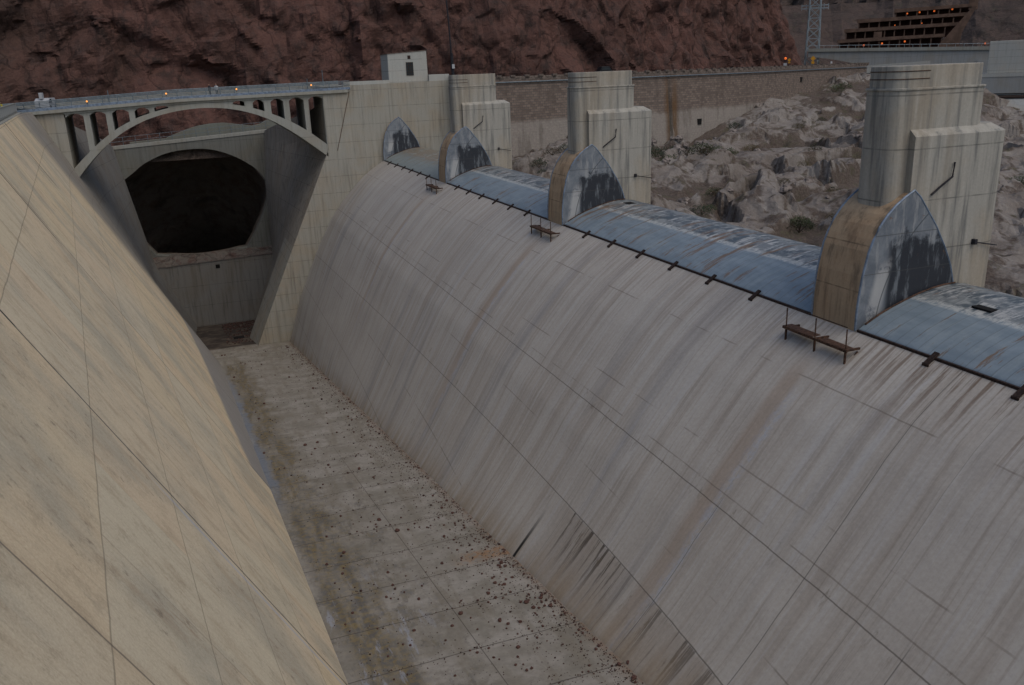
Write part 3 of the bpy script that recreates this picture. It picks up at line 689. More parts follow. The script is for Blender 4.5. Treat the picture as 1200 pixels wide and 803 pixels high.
# end plate built on the abutment
p = thing('end_plate', 'pointed steel seal plate fixed against the abutment wall at the far end of the weir', 'seal plate', (28.1, 130.4, ZLIP))
MB().prism(GP, .06, .9, 'y').build('curved_nose', M['nose'], p)
MB().prism([(q[0]*1.006,q[1]) for q in GP], 0, .055, 'y').build('seal_plate', M['plate'], p)
MB().tube([(q[0],.0,q[1]) for q in GP[1:-1]], .06, 5).build('edge_trim', M['blue'], p)

# ------------------------------------------------------------------ drum gates
GG = [(0,-.35),(0,0),(.35,.22),(.7,.4),(1.2,.64),(1.9,.9),(2.6,1.12),(3.4,1.34),(4.2,1.5),(4.9,1.58),(5.6,1.6),(6.3,1.5),(7.,1.25),(7.8,.8),(8.6,.2),(9.2,-.6),(9.6,-1.8)]
def make_gate(y0, y1, label, brs, hatch=None):
    g = thing('drum_gate', label, 'gate', (28.12, y0, ZLIP), 0, 'drum gates between the piers')
    L = y1 - y0; b = MB(); arc = [0]
    for i in range(1, len(GG)): arc.append(arc[-1] + math.hypot(GG[i][0]-GG[i-1][0], GG[i][1]-GG[i-1][1]))
    arc = [a - .35 for a in arc]; n = len(GG)-1
    def f(i, j):
        t = j*n; k0 = min(int(t), n-1); q = t-k0; return (lerp(GG[k0][0],GG[k0+1][0],q)+.03, .06+(L-.12)*i, lerp(GG[k0][1],GG[k0+1][1],q)+.03)
    def u(i, j):
        t = j*n; k0 = min(int(t), n-1); q = t-k0; return (.06+(L-.12)*i + y0*1.37, lerp(arc[k0],arc[k0+1],q))
    b.grid(f, 24, n*2, u)
    b.build('curved_skin', M['gate'], g, smooth_=True, recalc=False)
    b = MB(); b.box(-.02,.1,.06,L-.06,-.28,.06); b.build('lip_bar', M['darkrust'], g)
    br = None
    for y in brs:
        if br is None:
            b = MB(); b.beam((-.42,0,-.22),(.2,0,.22),.25,.07); b.box(-.42,-.36,-.16,.16,-.36,-.16); br = b.build('hinge_bracket', M['darkrust'], g); br.location = (0,y-y0,.0)
        else:
            c = br.copy(); COL.objects.link(c); c.parent = g; c.location = (0,y-y0,0)
    for (x, y) in (hatch or []):
        z = interp(x, [q[0] for q in GG[1:]], [q[1] for q in GG[1:]])
        b = MB(); b.box(-.33,.33,-.5,.5,-.06,.05); h = b.build('hatch_opening', M['black'], g); h.location = (x, y-y0, z)
    # curved end angle against the plate
    b = MB(); b.tube([(q[0]+.03, L-.14, q[1]+.06) for q in GG[2:11]], .05, 5); b.build('end_seal', M['rust'], g)
    return g
ST = 4.26
make_gate(-3.2, 30.15, 'nearest blue-grey drum gate, cut by the right edge, with a square black hatch', [25.63-ST*i for i in range(7)], [(3.83,26.6)])
make_gate(33.25, 63.75, 'second nearest drum gate, long blue-grey with dark mottled top, between the large and middle piers', [37.77+ST*i for i in range(6)], [(5.05,61.7)])
make_gate(66.85, 97.25, 'blue-grey drum gate between the middle pier and the farthest pier', [71.42+ST*i for i in range(6)], [])
make_gate(100.35, 130.4, 'farthest drum gate with an orange-rusted top beside the abutment', [105.07+ST*i for i in range(6)], [])

# ------------------------------------------------------------------ rusty platforms under the piers
def make_platform(y, label):
    p = thing('inspection_platform', label, 'platform', (27.2, y, -12.45), 0, 'rusty platforms under the pier noses')
    b = MB(); b.box(-.75,-.25,-.5,1.4,-.015,.02); b.box(-.75,-.2,1.9,4.,-.015,.02); b.beam((-.75,-.5,-.05),(-.75,4.,-.05),.06,.12); b.build('deck', M['rust'], p)
    for k, yy in enumerate((-.35,1.7,3.8)):
        b = MB(); b.beam((-.7,yy,.0),(-.7,yy,-1.3),.08,.08); b.beam((-.7,yy,-.05),(.1,yy,-.05),.08,.1); b.beam((-.7,yy,-.85),(.0,yy,-.2),.06,.06); b.build('leg', M['rust'], p)
    for yy in (-.35,1.7,3.8):
        MB().tube([(-.7,yy,0),(-.7,yy,.95)], .032).build('post', M['rust'], p)
    b = MB(); b.tube([(-.7,-.35,1.04),(-.7,3.8,1.04)], .025); b.build('handrail', M['darkrust'], p)
    return p
make_platform(29.3, 'largest rusty steel platform under the foot of the nearest pier')
make_platform(62.9, 'rusty steel platform under the foot of the middle pier')
make_platform(96.4, 'smallest rusty platform under the foot of the farthest pier')

# ------------------------------------------------------------------ abutments and bridge
ab = thing('abutment', 'broad stained concrete abutment wall between the arch bridge and the far pier', 'abutment', (20,131,-40))
b = MB(); q = [(20,-1.02),(20,-10)] + [(edge_r(z), z) for z in (-14,-18,-22,-27,-31,-35,-40,-46)] + [(46,-46),(46,-.75)]
b.prism([(x-20, z+40) for x, z in q], 0, 10.5, 'y'); b.build('wall', M['abut'], ab)
MB().box(3.2,10.1,.3,.75,39.03,39.55).build('parapet', M['house'], ab, bevel=.03); MB().box(16.2,19.4,.3,.8,39.1,40.1).build('parapet', M['house'], ab, bevel=.03)
b = MB(); b.prism([(0,38.65),(4.3,38.98),(4.,38.2),(3.,37.95),(0,37.9)], -.14, .02, 'y'); b.build('corbel', M['abut'], ab, bevel=.02)
b = MB(); b.beam((1.3,-.03,30.6-.8),(3.8,-.03,38.),.05,.08); b.build('conduit', M['rust'], ab)
b = MB(); b.box(19.2,26,-2.2,.02,20,39.9); b.build('buttress', M['pier'], ab, bevel=.05)
# left abutment
la = thing('abutment', 'plain tan-grey concrete abutment at the left end of the arch bridge', 'abutment', (-14.4,131.15,-12))
b = MB(); b.prism([(0,9.2),(0,.1),(-1.,1.8),(-6.,10.),(-9,10.),(-9,9.2)][:4]+[(-9,9.2)], 0, 10, 'y')
b.build('wall', M['abut'], la)
# gatehouse
gh = thing('gatehouse', 'small square pale concrete gatehouse with one barred window, on top of the abutment', 'gatehouse', (33.1,134,-1.0))
b = MB(); b.prism([(-3.0,0),(3.1,0),(3.05,4.55),(-2.95,4.2)], -2.2, 2.6, 'y'); b.build('wall', M['house'], gh, bevel=.05)
b = MB(); b.box(-3.05,3.15,-2.26,2.66,4.5,4.58) if 0 else b.prism([(-3.02,4.2),(3.12,4.55),(3.12,4.63),(-3.02,4.28)], -2.26, 2.66, 'y'); b.build('roof_edge', M['parapet'], gh)
b = MB(); b.box(-.2,.85,-2.23,-2.1,1.15,2.95); wd = b.build('window', M['glass'], gh)
b = MB()
for x in (-.2,.15,.5,.85): b.box(x-.03,x+.03,-2.27,-2.235,1.1,3.)
for z in (1.12,1.57,2.02,2.5,2.95): b.box(-.23,.88,-2.275,-2.24,z-.035,z+.035)
b.build('bars', M['darkrust'], wd)
b = MB(); b.box(.1,.55,-2.24,-2.1,3.45,3.95); b.build('vent', M['darkrust'], gh)
# bridge
br = thing('arch_bridge', 'open-spandrel concrete arch road bridge over the channel in front of the tunnel', 'bridge', (2.8,131,-11))
def W(x, z): return (x-2.8, z+11)
XS = [(-14.4,-10.3),(-12.1,-8.15),(-9.4,-6.0),(-6.6,-4.45),(-3.9,-3.5),(-1.4,-2.95),(1.3,-2.55),(4.7,-2.5),(7.2,-2.85),(9.45,-3.3),(12.2,-4.25),(14.9,-5.55),(17.,-6.8),(19.9,-9.2)]
def ext(x): return interp(x, [q[0] for q in XS], [q[1] for q in XS])
XI = [(-14.4,-12.),(-11.8,-9.05),(-8.6,-6.45),(-6.,-5.),(-3.4,-4.05),(-1.7,-3.65),(1.25,-3.2),(4.6,-3.15),(7.15,-3.5),(9.4,-4.05),(12.1,-5.15),(14.8,-6.85),(17.3,-8.8),(19.9,-11.0)]
def inn(x): return interp(x, [q[0] for q in XI], [q[1] for q in XI])
xs = [-14.4 + 34.3*i/48 for i in range(49)]
def sm(f, x): return (f(x-.8)+f(x)+f(x+.8)+f(x-1.6)+f(x+1.6))/5 if -12.5 < x < 18 else f(x)
b = MB(); b.prism([W(x, sm(ext,x)) for x in xs] + [W(x, sm(inn,x)) for x in reversed(xs)], 0, 9.6, 'y'); b.build('arch_rib', M['bridge'], br)
def ub(x): return deckz(x) - 1.85 if x < 0 else -2.22 + (x)*.012      # underside of the deck slab
def und(x): return deckz(x) - 1.62
dxs = [-25 + i*2.5 for i in range(19)]
def strip(f0, f1, x0, x1, y0, y1, n=24):
    b = MB(); X_ = [lerp(x0,x1,i/n) for i in range(n+1)]
    b.prism([W(x,f0(x)) for x in X_] + [W(x,f1(x)) for x in reversed(X_)], y0, y1, 'y'); return b
strip(lambda x: und(x)+.0, lambda x: und(x)+.42, -27, 23.6, -.35, 9.9).build('deck_slab', M['bridge'], br, bevel=.03)
strip(lambda x: und(x)-.28, lambda x: und(x)-.002, -14.4, 20, -.02, 9.6).build('deck_beam', M['bridge'], br)
strip(lambda x: und(x)+.425, lambda x: und(x)+.78, -27, 24, -.22, .0).build('kerb_parapet', M['blue'], br, bevel=.02)
strip(lambda x: und(x)+.425, lambda x: und(x)+1.15, -27, 24, 9.5, 9.8).build('kerb_parapet', M['bridge'], br, bevel=.02)
cols = [(-12.08,-11.32),(-9.32,-8.54),(-6.42,-5.68),(-3.81,-3.11),(8.86,9.99),(11.52,12.46),(14.24,15.05),(17.13,17.81)]
for x0, x1 in cols:
    xm = (x0+x1)/2; b = MB(); b.prism([W(x0, sm(ext,x0)-.2),W(x1, sm(ext,x1)-.2),W(x1,und(x1)-.28),W(x0,und(x0)-.28)], .12, 9.5, 'y'); b.build('spandrel_column', M['bridge'], br)
ops = [(-14.25,-12.08),(-11.32,-9.32),(-8.54,-6.42),(-5.68,-3.81),(-3.11,-1.3),(7.3,8.86),(9.99,11.52),(12.46,14.24),(15.05,17.13),(17.81,19.98)]
b = MB()
for x0, x1 in ops:
    n = 8; h = .42 if min(abs(x0-2.8),abs(x1-2.8)) > 6.5 else .2
    pts = [W(lerp(x0,x1,i/n), und(lerp(x0,x1,i/n))-.28-.02-h*(abs(2*i/n-1))**2.2) for i in range(n+1)] + [W(x1,und(x1)-.27),W(x0,und(x0)-.27)]
    b.prism(pts, .14, 9.48, 'y')
for x0, x1 in ((-1.3,7.3),):
    X_ = [lerp(x0,x1,i/10) for i in range(11)]; b.prism([W(x, sm(ext,x)-.1) for x in X_]+[W(x,und(x)-.27) for x in reversed(X_)], .14, 9.48, 'y')
b.build('spandrel_head', M['bridge'], br)
b = MB(); b.box(19.9-2.8,20.6-2.8,.05,9.5,-.2,9.); b.build('end_post', M['bridge'], br)
for sgn, yy in ((0,-.1),(1,9.65)):
    for kq in range(27):
        x = -26.5+1.9*kq; MB().tube([(0,0,und(x)+.7-deckz(x)),(0,0,0)], .06, 5).build('railing_post', M['rail'], br, loc=(x-2.8,yy,deckz(x)+11))
    b = MB()
    for dz, r in ((0,.05),(-.17,.045),(-.34,.045),(-.52,.045),(-.70,.045)):
        b.tube([(x-2.8,yy,deckz(x)+dz+11) for x in (-26.5,-18,-9,0,12,24)], r, 5)
    b.build('railing_pipes', M['rail'], br)
strip(lambda x: und(x)+.425, lambda x: und(x)+.45, -27, 24, .3, 9.3).build('roadway', M['asphalt'], br)
# marker lamps
lab = ['small amber marker lamp on the bridge railing, leftmost of four', 'small amber marker lamp on the bridge railing, second from the left',
       'small amber marker lamp over the crown side of the arch, third from the left', 'small amber marker lamp on the bridge railing above the tall right spandrels']
def lampobj(name, label, pos, r, mat, group, mast=.6, cat='lamp'):
    t = thing(name, label, cat, pos, 0, group)
    MB().ball((0,0,0), r).build('lens', mat, t, smooth_=True)
    MB().tube([(0,.0,-mast),(0,0,-r*.6)], r*.3, 5).build('stem', M['dark'], t)
    return t
for (x, z), l in zip(((-11.3,-1.62),(-1.3,-1.05),(8.,-.85),(18.4,-.72)), lab):
    lampobj('marker_lamp', l, (x,130.78,z), .115, M['lamp'], 'amber marker lamps on the arch bridge', .35)

# ------------------------------------------------------------------ masonry wall with road
WP = [(40,150.),(46,156.2),(57.9,157.7),(71.5,159.7),(79.4,161.2),(93.5,163.2),(104,166),(115,170.),(125,175),(134.4,180.5),(147,189),(160,198.),(176,207),(193,216.5),(200,219)]
def wpath(s):
    t = s*(len(WP)-1); i = min(int(t), len(WP)-2); q = t-i
    return (lerp(WP[i][0],WP[i+1][0],q), lerp(WP[i][1],WP[i+1][1],q))
wl = [0.]
for i in range(1,len(WP)): wl.append(wl[-1]+math.hypot(WP[i][0]-WP[i-1][0],WP[i][1]-WP[i-1][1]))
def ulen(s):
    t = s*(len(WP)-1); i = min(int(t), len(WP)-2); return lerp(wl[i],wl[i+1],t-i)
def nrm(s):
    a = wpath(max(0,s-.01)); c = wpath(min(1,s+.01)); dx, dy = c[0]-a[0], c[1]-a[1]; L = math.hypot(dx,dy); return (dy/L, -dx/L)   # towards the lake (camera side)
mw = thing('masonry_wall', 'long curving rubble masonry retaining wall with a brown water stain, behind the piers', 'retaining wall', (60,158,-17))
def Q(x, y, z): return (x-60, y-158, z+17)
WT = lambda s: -1.25 - .9*s
b = MB()
def fm(i, j):
    x, y = wpath(i); n = nrm(i); z = lerp(WT(i), -19, j); k = -1.0+ .09*(WT(i)-z); return Q(x+n[0]*(k+1.), y+n[1]*(k+1.), z)
b.grid(fm, 70, 4, lambda i, j: (ulen(i), lerp(0,-19,j)))
b.build('stone_face', M['masonry'], mw, recalc=False)
b = MB()
def fp(i, j):
    x, y = wpath(i); n = nrm(i); prof = [(.05,-.1),(.12,.62),(-.35,.62),(-.35,-.1)][int(round(j*3))]; return Q(x+n[0]*prof[0], y+n[1]*prof[0], WT(i)+prof[1])
b.grid(fp, 70, 3); b.build('parapet', M['parapet'], mw)
for k_ in range(62):
    s_ = (k_+.5)/62; x, y = wpath(s_); MB().box(-.45,.45,-.4,.4,.5,.86).build('parapet_block', M['parapet'], mw, loc=(x-60,y-158,WT(s_)+17))
b = MB(); b.tube([Q(wpath(s_/70)[0]+nrm(s_/70)[0]*.35, wpath(s_/70)[1]+nrm(s_/70)[1]*.35, WT(s_/70)-.45) for s_ in range(71)], .13, 5)
b.build('service_pipe', M['rail'], mw)
for s_, dz in ((.44,-10.2),(.665,-8.),(.76,-2.8)):
    x, y = wpath(s_); n = nrm(s_); b = MB(); b.box(-.35,.35,-.6,.6,-.6,.6); o = b.build('weep_hole', M['black'], mw); kk = .09*(-dz) ; o.location = Q(x+n[0]*(kk-.1), y+n[1]*(kk-.1), WT(s_)+dz); o.rotation_euler = (0,0,math.atan2(n[1],n[0]))
# road behind
b = MB()
def fr(i, j):
    x, y = wpath(i); n = nrm(i); return (x-n[0]*(.4+13*j), y-n[1]*(.4+13*j), WT(i)-.12)
b.grid(fr, 70, 4); struct(b.build('road', M['asphalt']))

# ------------------------------------------------------------------ cliffs
def cliff(name, path, nu, nv, H, lean, amp, mat, z0=-12, seed=0., label=None):
    n = len(path)-1
    def pp(s):
        t = s*n; i = min(int(t), n-1); q = t-i
        P0, P1, P2, P3_ = path[max(i-1,0)], path[i], path[i+1], path[min(i+2,n)]
        def cr(k): return .5*((2*P1[k])+(-P0[k]+P2[k])*q+(2*P0[k]-5*P1[k]+4*P2[k]-P3_[k])*q*q+(-P0[k]+3*P1[k]-3*P2[k]+P3_[k])*q**3)
        return cr(0), cr(1)
    b = MB()
    def f(i, j):
        x, y = pp(i); a = pp(max(0,i-.01)); c = pp(min(1,i+.01)); dx, dy = c[0]-a[0], c[1]-a[1]; L = math.hypot(dx,dy) or 1; nx, ny = -dy/L, dx/L   # away
        h = H*j; px, py, pz = x, y, z0+h
        g = Vector((px/27.+seed, py/27., pz/36.))
        d = (ridged(g, 4)-.9)*amp*.42 + fbm((px/15.+seed,py/15.,(pz+px*.4)/19.),5)*amp*.22 + fbm((px/4.,py/4.,pz/4.6+seed),5)*amp*.10
        # slabby facets: diagonal joints
        w = noise.voronoi(Vector(((px+pz*.35)/9.+seed, py/9., (pz-px*.35)/13.)))[0]; d += (1-clamp((w[1]-w[0])*2.2))*amp*.20; w = noise.voronoi(Vector(((px-pz*.3)/3.6+seed, py/3.6, (pz+px*.5)/6.)))[0]; d += (1-clamp((w[1]-w[0])*2.5))*amp*.07
        d += facet((px+pz*.3, py, pz*.7-px*.2), 15., .42, .1)*.55 + facet((px-pz*.2, py, pz*.8+px*.3), 5., .5, .2)*.5
        off = lean*h*(1+.35*fbm((px/30.,py/30.,seed),3)) + d*min(1,.35+h/12.)
        return (px+nx*off, py+ny*off, pz)
    b.grid(f, nu, nv)
    o = b.build(name, mat, smooth_=False, recalc=False); return struct(o)
cliff('cliff', [(-230,-20),(-170,60),(-125,120),(-95,155),(-62,176)], 90, 50, 75, .24, 6.5, M['cliff'], -14, 3.)
cliff('cliff', [(-72,172),(-40,184),(0,188),(40,182),(70,180),(100,184),(125,196),(148,213),(166,225),(181,230),(192,244),(197,270),(192,330)], 660, 135, 62, .24, 5.2, M['cliff'], -14, 0.)
cliff('hillside', [(60,760),(190,680),(300,600),(370,500),(420,420),(470,330),(520,230),(540,100),(500,-40)], 240, 70, 260, .95, 22, M['farhill'], -40, 5.)
cliff('hillside', [(300,420),(345,372+45),(400,372),(425,345),(440,300),(430,250),(400,200)], 120, 40, 60, 1.5, 7, M['farhill'], -25, 9.)
# left plateau behind the lining wall, and the near bank under the viewpoint
b = MB()
def pl_(i, j):
    y = lerp(-90, 186, i); x = planex(y,-2.65) - 1.5 if y > -6 else (-4.5); x = x - j*140; return (x, y, -2.7 - .02*j)
b.grid(pl_, 40, 6); struct(b.build('plateau', M['asphalt']))
b = MB().box(-9,44,-60,-6,-60,-1.75); struct(b.build('near_bank', M['abut']))

# ------------------------------------------------------------------ lake shore rocks
CP = [(38,-20,-19),(38,40,-18.5),(38,80,-16.8),(38,120,-15.5),(42.2,100.7,-14.2),(45.8,93.4,-15.2),(49.6,124.9,-13.8),(57,157,-13.2),(71,158,-14),(92,161,-15.),(115,168,-12.6),(133,178,-9.9),(158,194,-6.9),(176,205,-5.2),(195,216,-4.6),
      (126,141,-13.5),(114.7,95.2,-17.2),(68.6,55.8,-18.3),(57.3,45.5,-18.8),(78.5,114.8,-15.9),(58.6,85.3,-17.4),(59.8,71.8,-17.4),(85.4,103.4,-15.4),(66.5,73.4,-16.4),(150,160,-12),(180,180,-9),(170,130,-19),(170,90,-24),(150,50,-26),(110,0,-27),(60,0,-22),(200,40,-32),(240,140,-28),(240,230,-12),(100,140,-14.8),(70,140,-13.8),(104,150,-13.6)]
def shore_z(x, y):
    sw = sz = 0
    for a, c, z in CP:
        d2 = (x-a)**2+(y-c)**2+30.; w = 1/d2**1.6; sw += w; sz += w*z
    return sz/sw
SOIL = {}
def shore(x, y, rec=None):
    z = shore_z(x, y)
    mask = smooth((x-40)/8.)
    wx = x + 5*fbm((x*.06,y*.06,1),4); wy = y + 5*fbm((x*.06,y*.06,7),4)
    # beds run down towards the lake: long in one direction, short across
    a = wx*.80 + wy*.60; c = -wx*.60 + wy*.80
    big = fbm((a/26., c/15., 2.), 3)
    r1 = 1-abs(noise.noise(Vector((a/15.+5., c/7., 0.))))*2
    r2 = 1-abs(noise.noise(Vector((a/6.+1., c/3.2, 5.))))*2
    v = noise.voronoi(Vector((a/5.5, c/3.6, 0.)))[0]; crack = clamp((v[1]-v[0])*3.2)
    rocky = smooth((big + .30 + .25*r1)/.35)
    f = fbm((x*.45,y*.45,0),6)
    fa = facet((a*.55, c, 0.), 5.5, .55, .34); fb_ = facet((a*.6, c, 4.), 1.9, .5, .34)
    d = mask*(big*2.6 + rocky*(1.5 + .9*max(r1,0.)**1.3 + 0.85*fa + .28*fb_ + .22*f) + (1-rocky)*(.12*f+.15*fb_))
    if y > 172 and x > 130: d *= .7
    s = 1-rocky*(.35+.65*crack)
    return z + d*.8 - 1.2, s
b = MB(); soil = []
def fs(i, j):
    x = lerp(36.5, 205, i**1.12); y = lerp(-12, 222, j); z, s = shore(x, y); soil.append(s); return (x, y, z)
b.grid(fs, 340, 430)
o = struct(b.build('terrain', M['shore'], smooth_=False, recalc=False))
at = o.data.attributes.new('soil', 'FLOAT', 'POINT')
at.data.foreach_set('value', soil)
b = MB(); b.face([(36,-400,-36),(600,-400,-36),(600,260,-36),(36,260,-36)]); struct(b.build('lake_bed', M['ground']))

# boulders lying on the shore
def rockmesh(b, c, r, seed, sub=(8,6), fl=.7):
    n = len(b.v); k, m = sub
    for i in range(m+1):
        t = PI*i/m
        for j in range(k):
            a = 2*PI*j/k; d = Vector((math.sin(t)*math.cos(a), math.sin(t)*math.sin(a), math.cos(t)))
            rr = r*(1+.45*noise.noise(d*1.6+Vector((seed,seed*.7,0)))+.15*noise.noise(d*4+Vector((seed,0,0)))); b.v.append((c[0]+d.x*rr, c[1]+d.y*rr*.85, c[2]+d.z*rr*fl))
    for i in range(m):
        for j in range(k): b.f.append((n+i*k+j, n+(i+1)*k+j, n+(i+1)*k+(j+1)%k, n+i*k+(j+1)%k))
BL = [MB() for _ in range(4)]; BM = []
for i, mb in enumerate(BL):
    rockmesh(mb, (0,0,0), 1., i*7.3+2, (11,8), .7); o = mb.build('boulder', M['boulder']); BM.append(o)
rng = random.Random(3); cnt = 0
spots = []
for k in range(400):
    x = rng.uniform(42,150); y = rng.uniform(60,185)
    if y > 150 + (x-57)*.25 - 3 or x/y > 1.15: continue
    z, s = shore(x, y)
    spots.append((x,y,z,s))
for k in range(36):      # talus heap by the wall
    x = 96+rng.gauss(0,6); y = 153+rng.gauss(0,3.5)+(x-96)*.2; z, s = shore(x,y); spots.append((x,y,z,s))
placed = []
for k, (x, y, z, s) in enumerate(spots[:70]+spots[-36:]):
    r = rng.choice([.35,.45,.6,.8,1.1]) if k < 70 else rng.uniform(.5,1.)
    placed.append((x,y,z+r*.15,r))
BLAB = 'pale grey boulder lying loose on the rocky lake bank behind the gates'
for k, (x, y, z, r) in enumerate(placed):
    src = BM[k % 4]
    if k < 4: o = src
    else: o = src.copy(); COL.objects.link(o)
    o.location = (x,y,z); o.scale = (r,r,r); o.rotation_euler = (0,0,rng.uniform(0,6.28)); tag(o, BLAB, 'boulder', 'boulders on the lake bank')

# shrubs
def make_shrub(mat, seed, n=520):
    r = random.Random(seed); b = MB()
    for k in range(n):
        a = r.uniform(0,2*PI); e = math.acos(r.uniform(0,1)); q = r.uniform(.45,1.)**.6; lump = 1+.35*noise.noise(Vector((math.cos(a)*1.5+seed,math.sin(a)*1.5,e)))
        c = Vector((math.sin(e)*math.cos(a)*q*lump, math.sin(e)*math.sin(a)*q*lump, math.cos(e)*q*.8*lump+.05)); s = r.uniform(.035,.085)
        d = Vector((r.uniform(-1,1),r.uniform(-1,1),r.uniform(-.2,1))).normalized(); u = d.orthogonal().normalized()
        b.face([c-u*s*.5, c+d*s, c+u*s*.5, c-d*s*.6])
    st = MB()
    for k in range(7):
        a = r.uniform(0,2*PI); st.tube([(0,0,-.1),(.35*math.cos(a),.35*math.sin(a),.35),(.7*math.cos(a),.7*math.sin(a),.6)], .03, 4, .01)
    return b, st
SH = []
for i, mt in enumerate(('leaf','leafdark','leafdry')):
    t = thing('desert_shrub', '', 'shrub', (0,0,0), 0, 'shrubs on the lake bank')
    fb, sb = make_shrub(M[mt], 11+i*5); fb.build('foliage', M[mt], t, recalc=False); sb.build('stem', M['bark'], t); SH.append(t)
SPX = [(41.5,112,.9,1),(44.5,112,1.,0),(46.5,110,1.2,1),(48,116,.7,1),(43,107,.9,0),(50,122,1.3,1),(54,126,1.2,2),(58,130,1.,1),(46,120,1.1,1),(62,127,1.1,0),
       (66,118,1.8,0),(69,120,1.5,1),(72,121,1.6,0),(76,122,1.4,1),(80,124,1.8,0),(84,126,1.6,0),(88,128,1.5,0),(79,121,1.3,2),(92,127,1.2,2),(90,150,1.6,1),(86,150,1.8,1),(82,148,1.6,0),(77,146,1.4,0),(72,143,1.5,1),
       (70,104,1.1,2),(71,106,1.3,0),(59,91,1.2,1),(61,92.5,.8,0),(65,80,1.5,0),(66,81.5,1.2,0),(67.5,82,1.,1),(69,79,.8,2),(72,74,.9,0),(80,92,1.1,2),(84,90,1.3,1),(82,94,1.2,0),(75,96,.7,2),(88,108,1.,2),(94,112,.9,2),(98,118,1.1,0),
       (110,158,1.4,1),(104,158,1.,2),(120,150,1.1,2),(130,155,.9,1),(168,196,2.2,0),(172,197,1.8,0),(97,76,1.4,1),(100,80,1.1,0),(104,84,1.3,0),(92,70,1.,1)]
kinds = ['bright green desert shrub', 'dark olive desert shrub', 'dry yellowish desert shrub']
first = [True]*3
for k, (x, y, r, kd) in enumerate(SPX):
    z, s = shore(x, y); lb = kinds[kd] + ' growing among the pale rocks of the lake bank'
    r *= 1.3; z = max(shore(x+dx_,y+dy_)[0] for dx_ in (-.6,0,.6) for dy_ in (-.6,0,.6)); loc = (x,y,z-.15)
    if first[kd]: t = SH[kd]; t.location = loc; first[kd] = False
    else: t = dup(SH[kd], loc)
    t.rotation_euler = (0,0,k*1.7); t.scale = (r,r,r*.9); t['label'] = lb; t['group'] = ['green shrubs on the lake bank','dark shrubs on the lake bank','dry shrubs on the lake bank'][kd]

# ------------------------------------------------------------------ debris on the channel floor
rng = random.Random(12)
def deb_pos():
    y = 20 + (rng.random()**1.35)*108
    L0 = planex(y,zf(y))+.4; R0 = xr(y)-.12; t = rng.random()
    if rng.random() < .55: t = 1-abs(rng.gauss(0,.13))
    t = clamp(t,.02,.995); return lerp(L0,R0,t), y, t
RM = []
for i in range(5):
    mb = MB(); rockmesh(mb,(0,0,0),1.,i*3.1+.5,(7,5),.75); RM.append(mb.build('fallen_rock', M['stone']))
cands = []
for k in range(285):
    x, y, t = deb_pos()
    if k < 110: y = 20+rng.random()*30; x = lerp(planex(y,zf(y))+.4, xr(y)-.1, clamp(1-abs(rng.gauss(0,.45)),.05,.99))
    r = .05*math.exp(abs(rng.gauss(0,.42))); cands.append((x,y,r*(1 + (.35 if y > 60 else 0))))
for (a, c, n) in ((13.0,33.6,16),(12.2,36.6,10),(13.9,26.5,14),(11.6,29.6,6)):    # little heaps
    for k in range(n//2): cands.append((a+rng.gauss(0,.4), c+rng.gauss(0,.5), rng.uniform(.06,.13)))
for k, (x, y, r) in enumerate(cands[:299]):
    o = RM[k%5]
    if k >= 5: o = o.copy(); COL.objects.link(o)
    o.location = (x,y,zf(y)+r*.45); o.scale = (r,r,r); o.rotation_euler = (0,0,rng.uniform(0,6.28))
    tag(o, 'small reddish brown rock fallen on the pale channel floor', 'rock', 'fallen rocks on the channel floor')
b = MB()
for k in range(6500):
    x, y, t = deb_pos()
    if k % 3 == 0: y = 20+rng.random()**1.2*50; x = lerp(planex(y,zf(y))+.3, xr(y)-.05, clamp(1-abs(rng.gauss(0,.16)),.02,.998))
    if k % 7 == 2: y = 20+rng.random()*45; x = lerp(planex(y,zf(y))+.3, xr(y)-.1, rng.random())
    if k % 5 == 0: x = xr(y) - abs(rng.gauss(0,.28)) - .04
    if k % 5 == 1: y = 2.3+4.1*round((y-2.3)/4.1)+rng.gauss(0,.22); x = lerp(planex(y,zf(y))+.6, xr(y)-.2, rng.random()**.6)
    r = .016*math.exp(abs(rng.gauss(0,.55)))*(1.25 if y > 70 else 1); rockmesh(b,(x,y,zf(y)+r*.5),r,k*.37,(5,3),.8)
struct(b.build('gravel_debris', M['pebble'], recalc=False), 'stuff')
# dirt heap at the far corner
b = MB()
for k in range(500):
    x = rng.uniform(2,8.5); y = rng.uniform(136,163); y = y if rng.random()<.5 else 155+rng.random()*9
    rockmesh(b,(x,y,zf(y)+.05),rng.uniform(.08,.22),k*.3,(5,3),.8)
struct(b.build('rubble', M['pebble'], recalc=False), 'stuff')

# ------------------------------------------------------------------ far structures
# haunched bridge
fb = thing('concrete_bridge', 'distant pale concrete girder bridge with a haunched underside, above the curved wall', 'bridge', (207,256,-2))
dx, dy = 249.5-207.6, 215.8-256.3; LL = math.hypot(dx,dy); ang = math.atan2(dy,dx); fb.rotation_euler = (0,0,ang)
def zt(x): return lerp(3.9+2, .9+2+1.2, x/LL)
b = MB(); N_ = 20; X_ = [LL*1.05*i/N_ for i in range(N_+1)]
b.prism([(x,zt(x)-.0) for x in X_]+[(x,zt(x)-1.1) for x in reversed(X_)], -.3, 9, 'y'); b.build('deck_edge', M['bridge'], fb)
b = MB(); b.prism([(x,zt(x)-1.1) for x in X_]+[(x, zt(x)-1.2-1.6-3.2*smooth(x/(LL*.42))) for x in reversed(X_)], .15, 8.6, 'y'); b.build('haunched_girder', M['dam'], fb)
b = MB(); b.box(LL*.9,LL*1.05,-.5,9,-14,0); b.build('pier', M['dam'], fb)
b = MB()
for i in range(24): MB().tube([(0,0,0),(0,0,.9)], .07, 4).build('railing_post', M['galv'], fb, loc=(i*LL/23,-.2,zt(i*LL/23)))
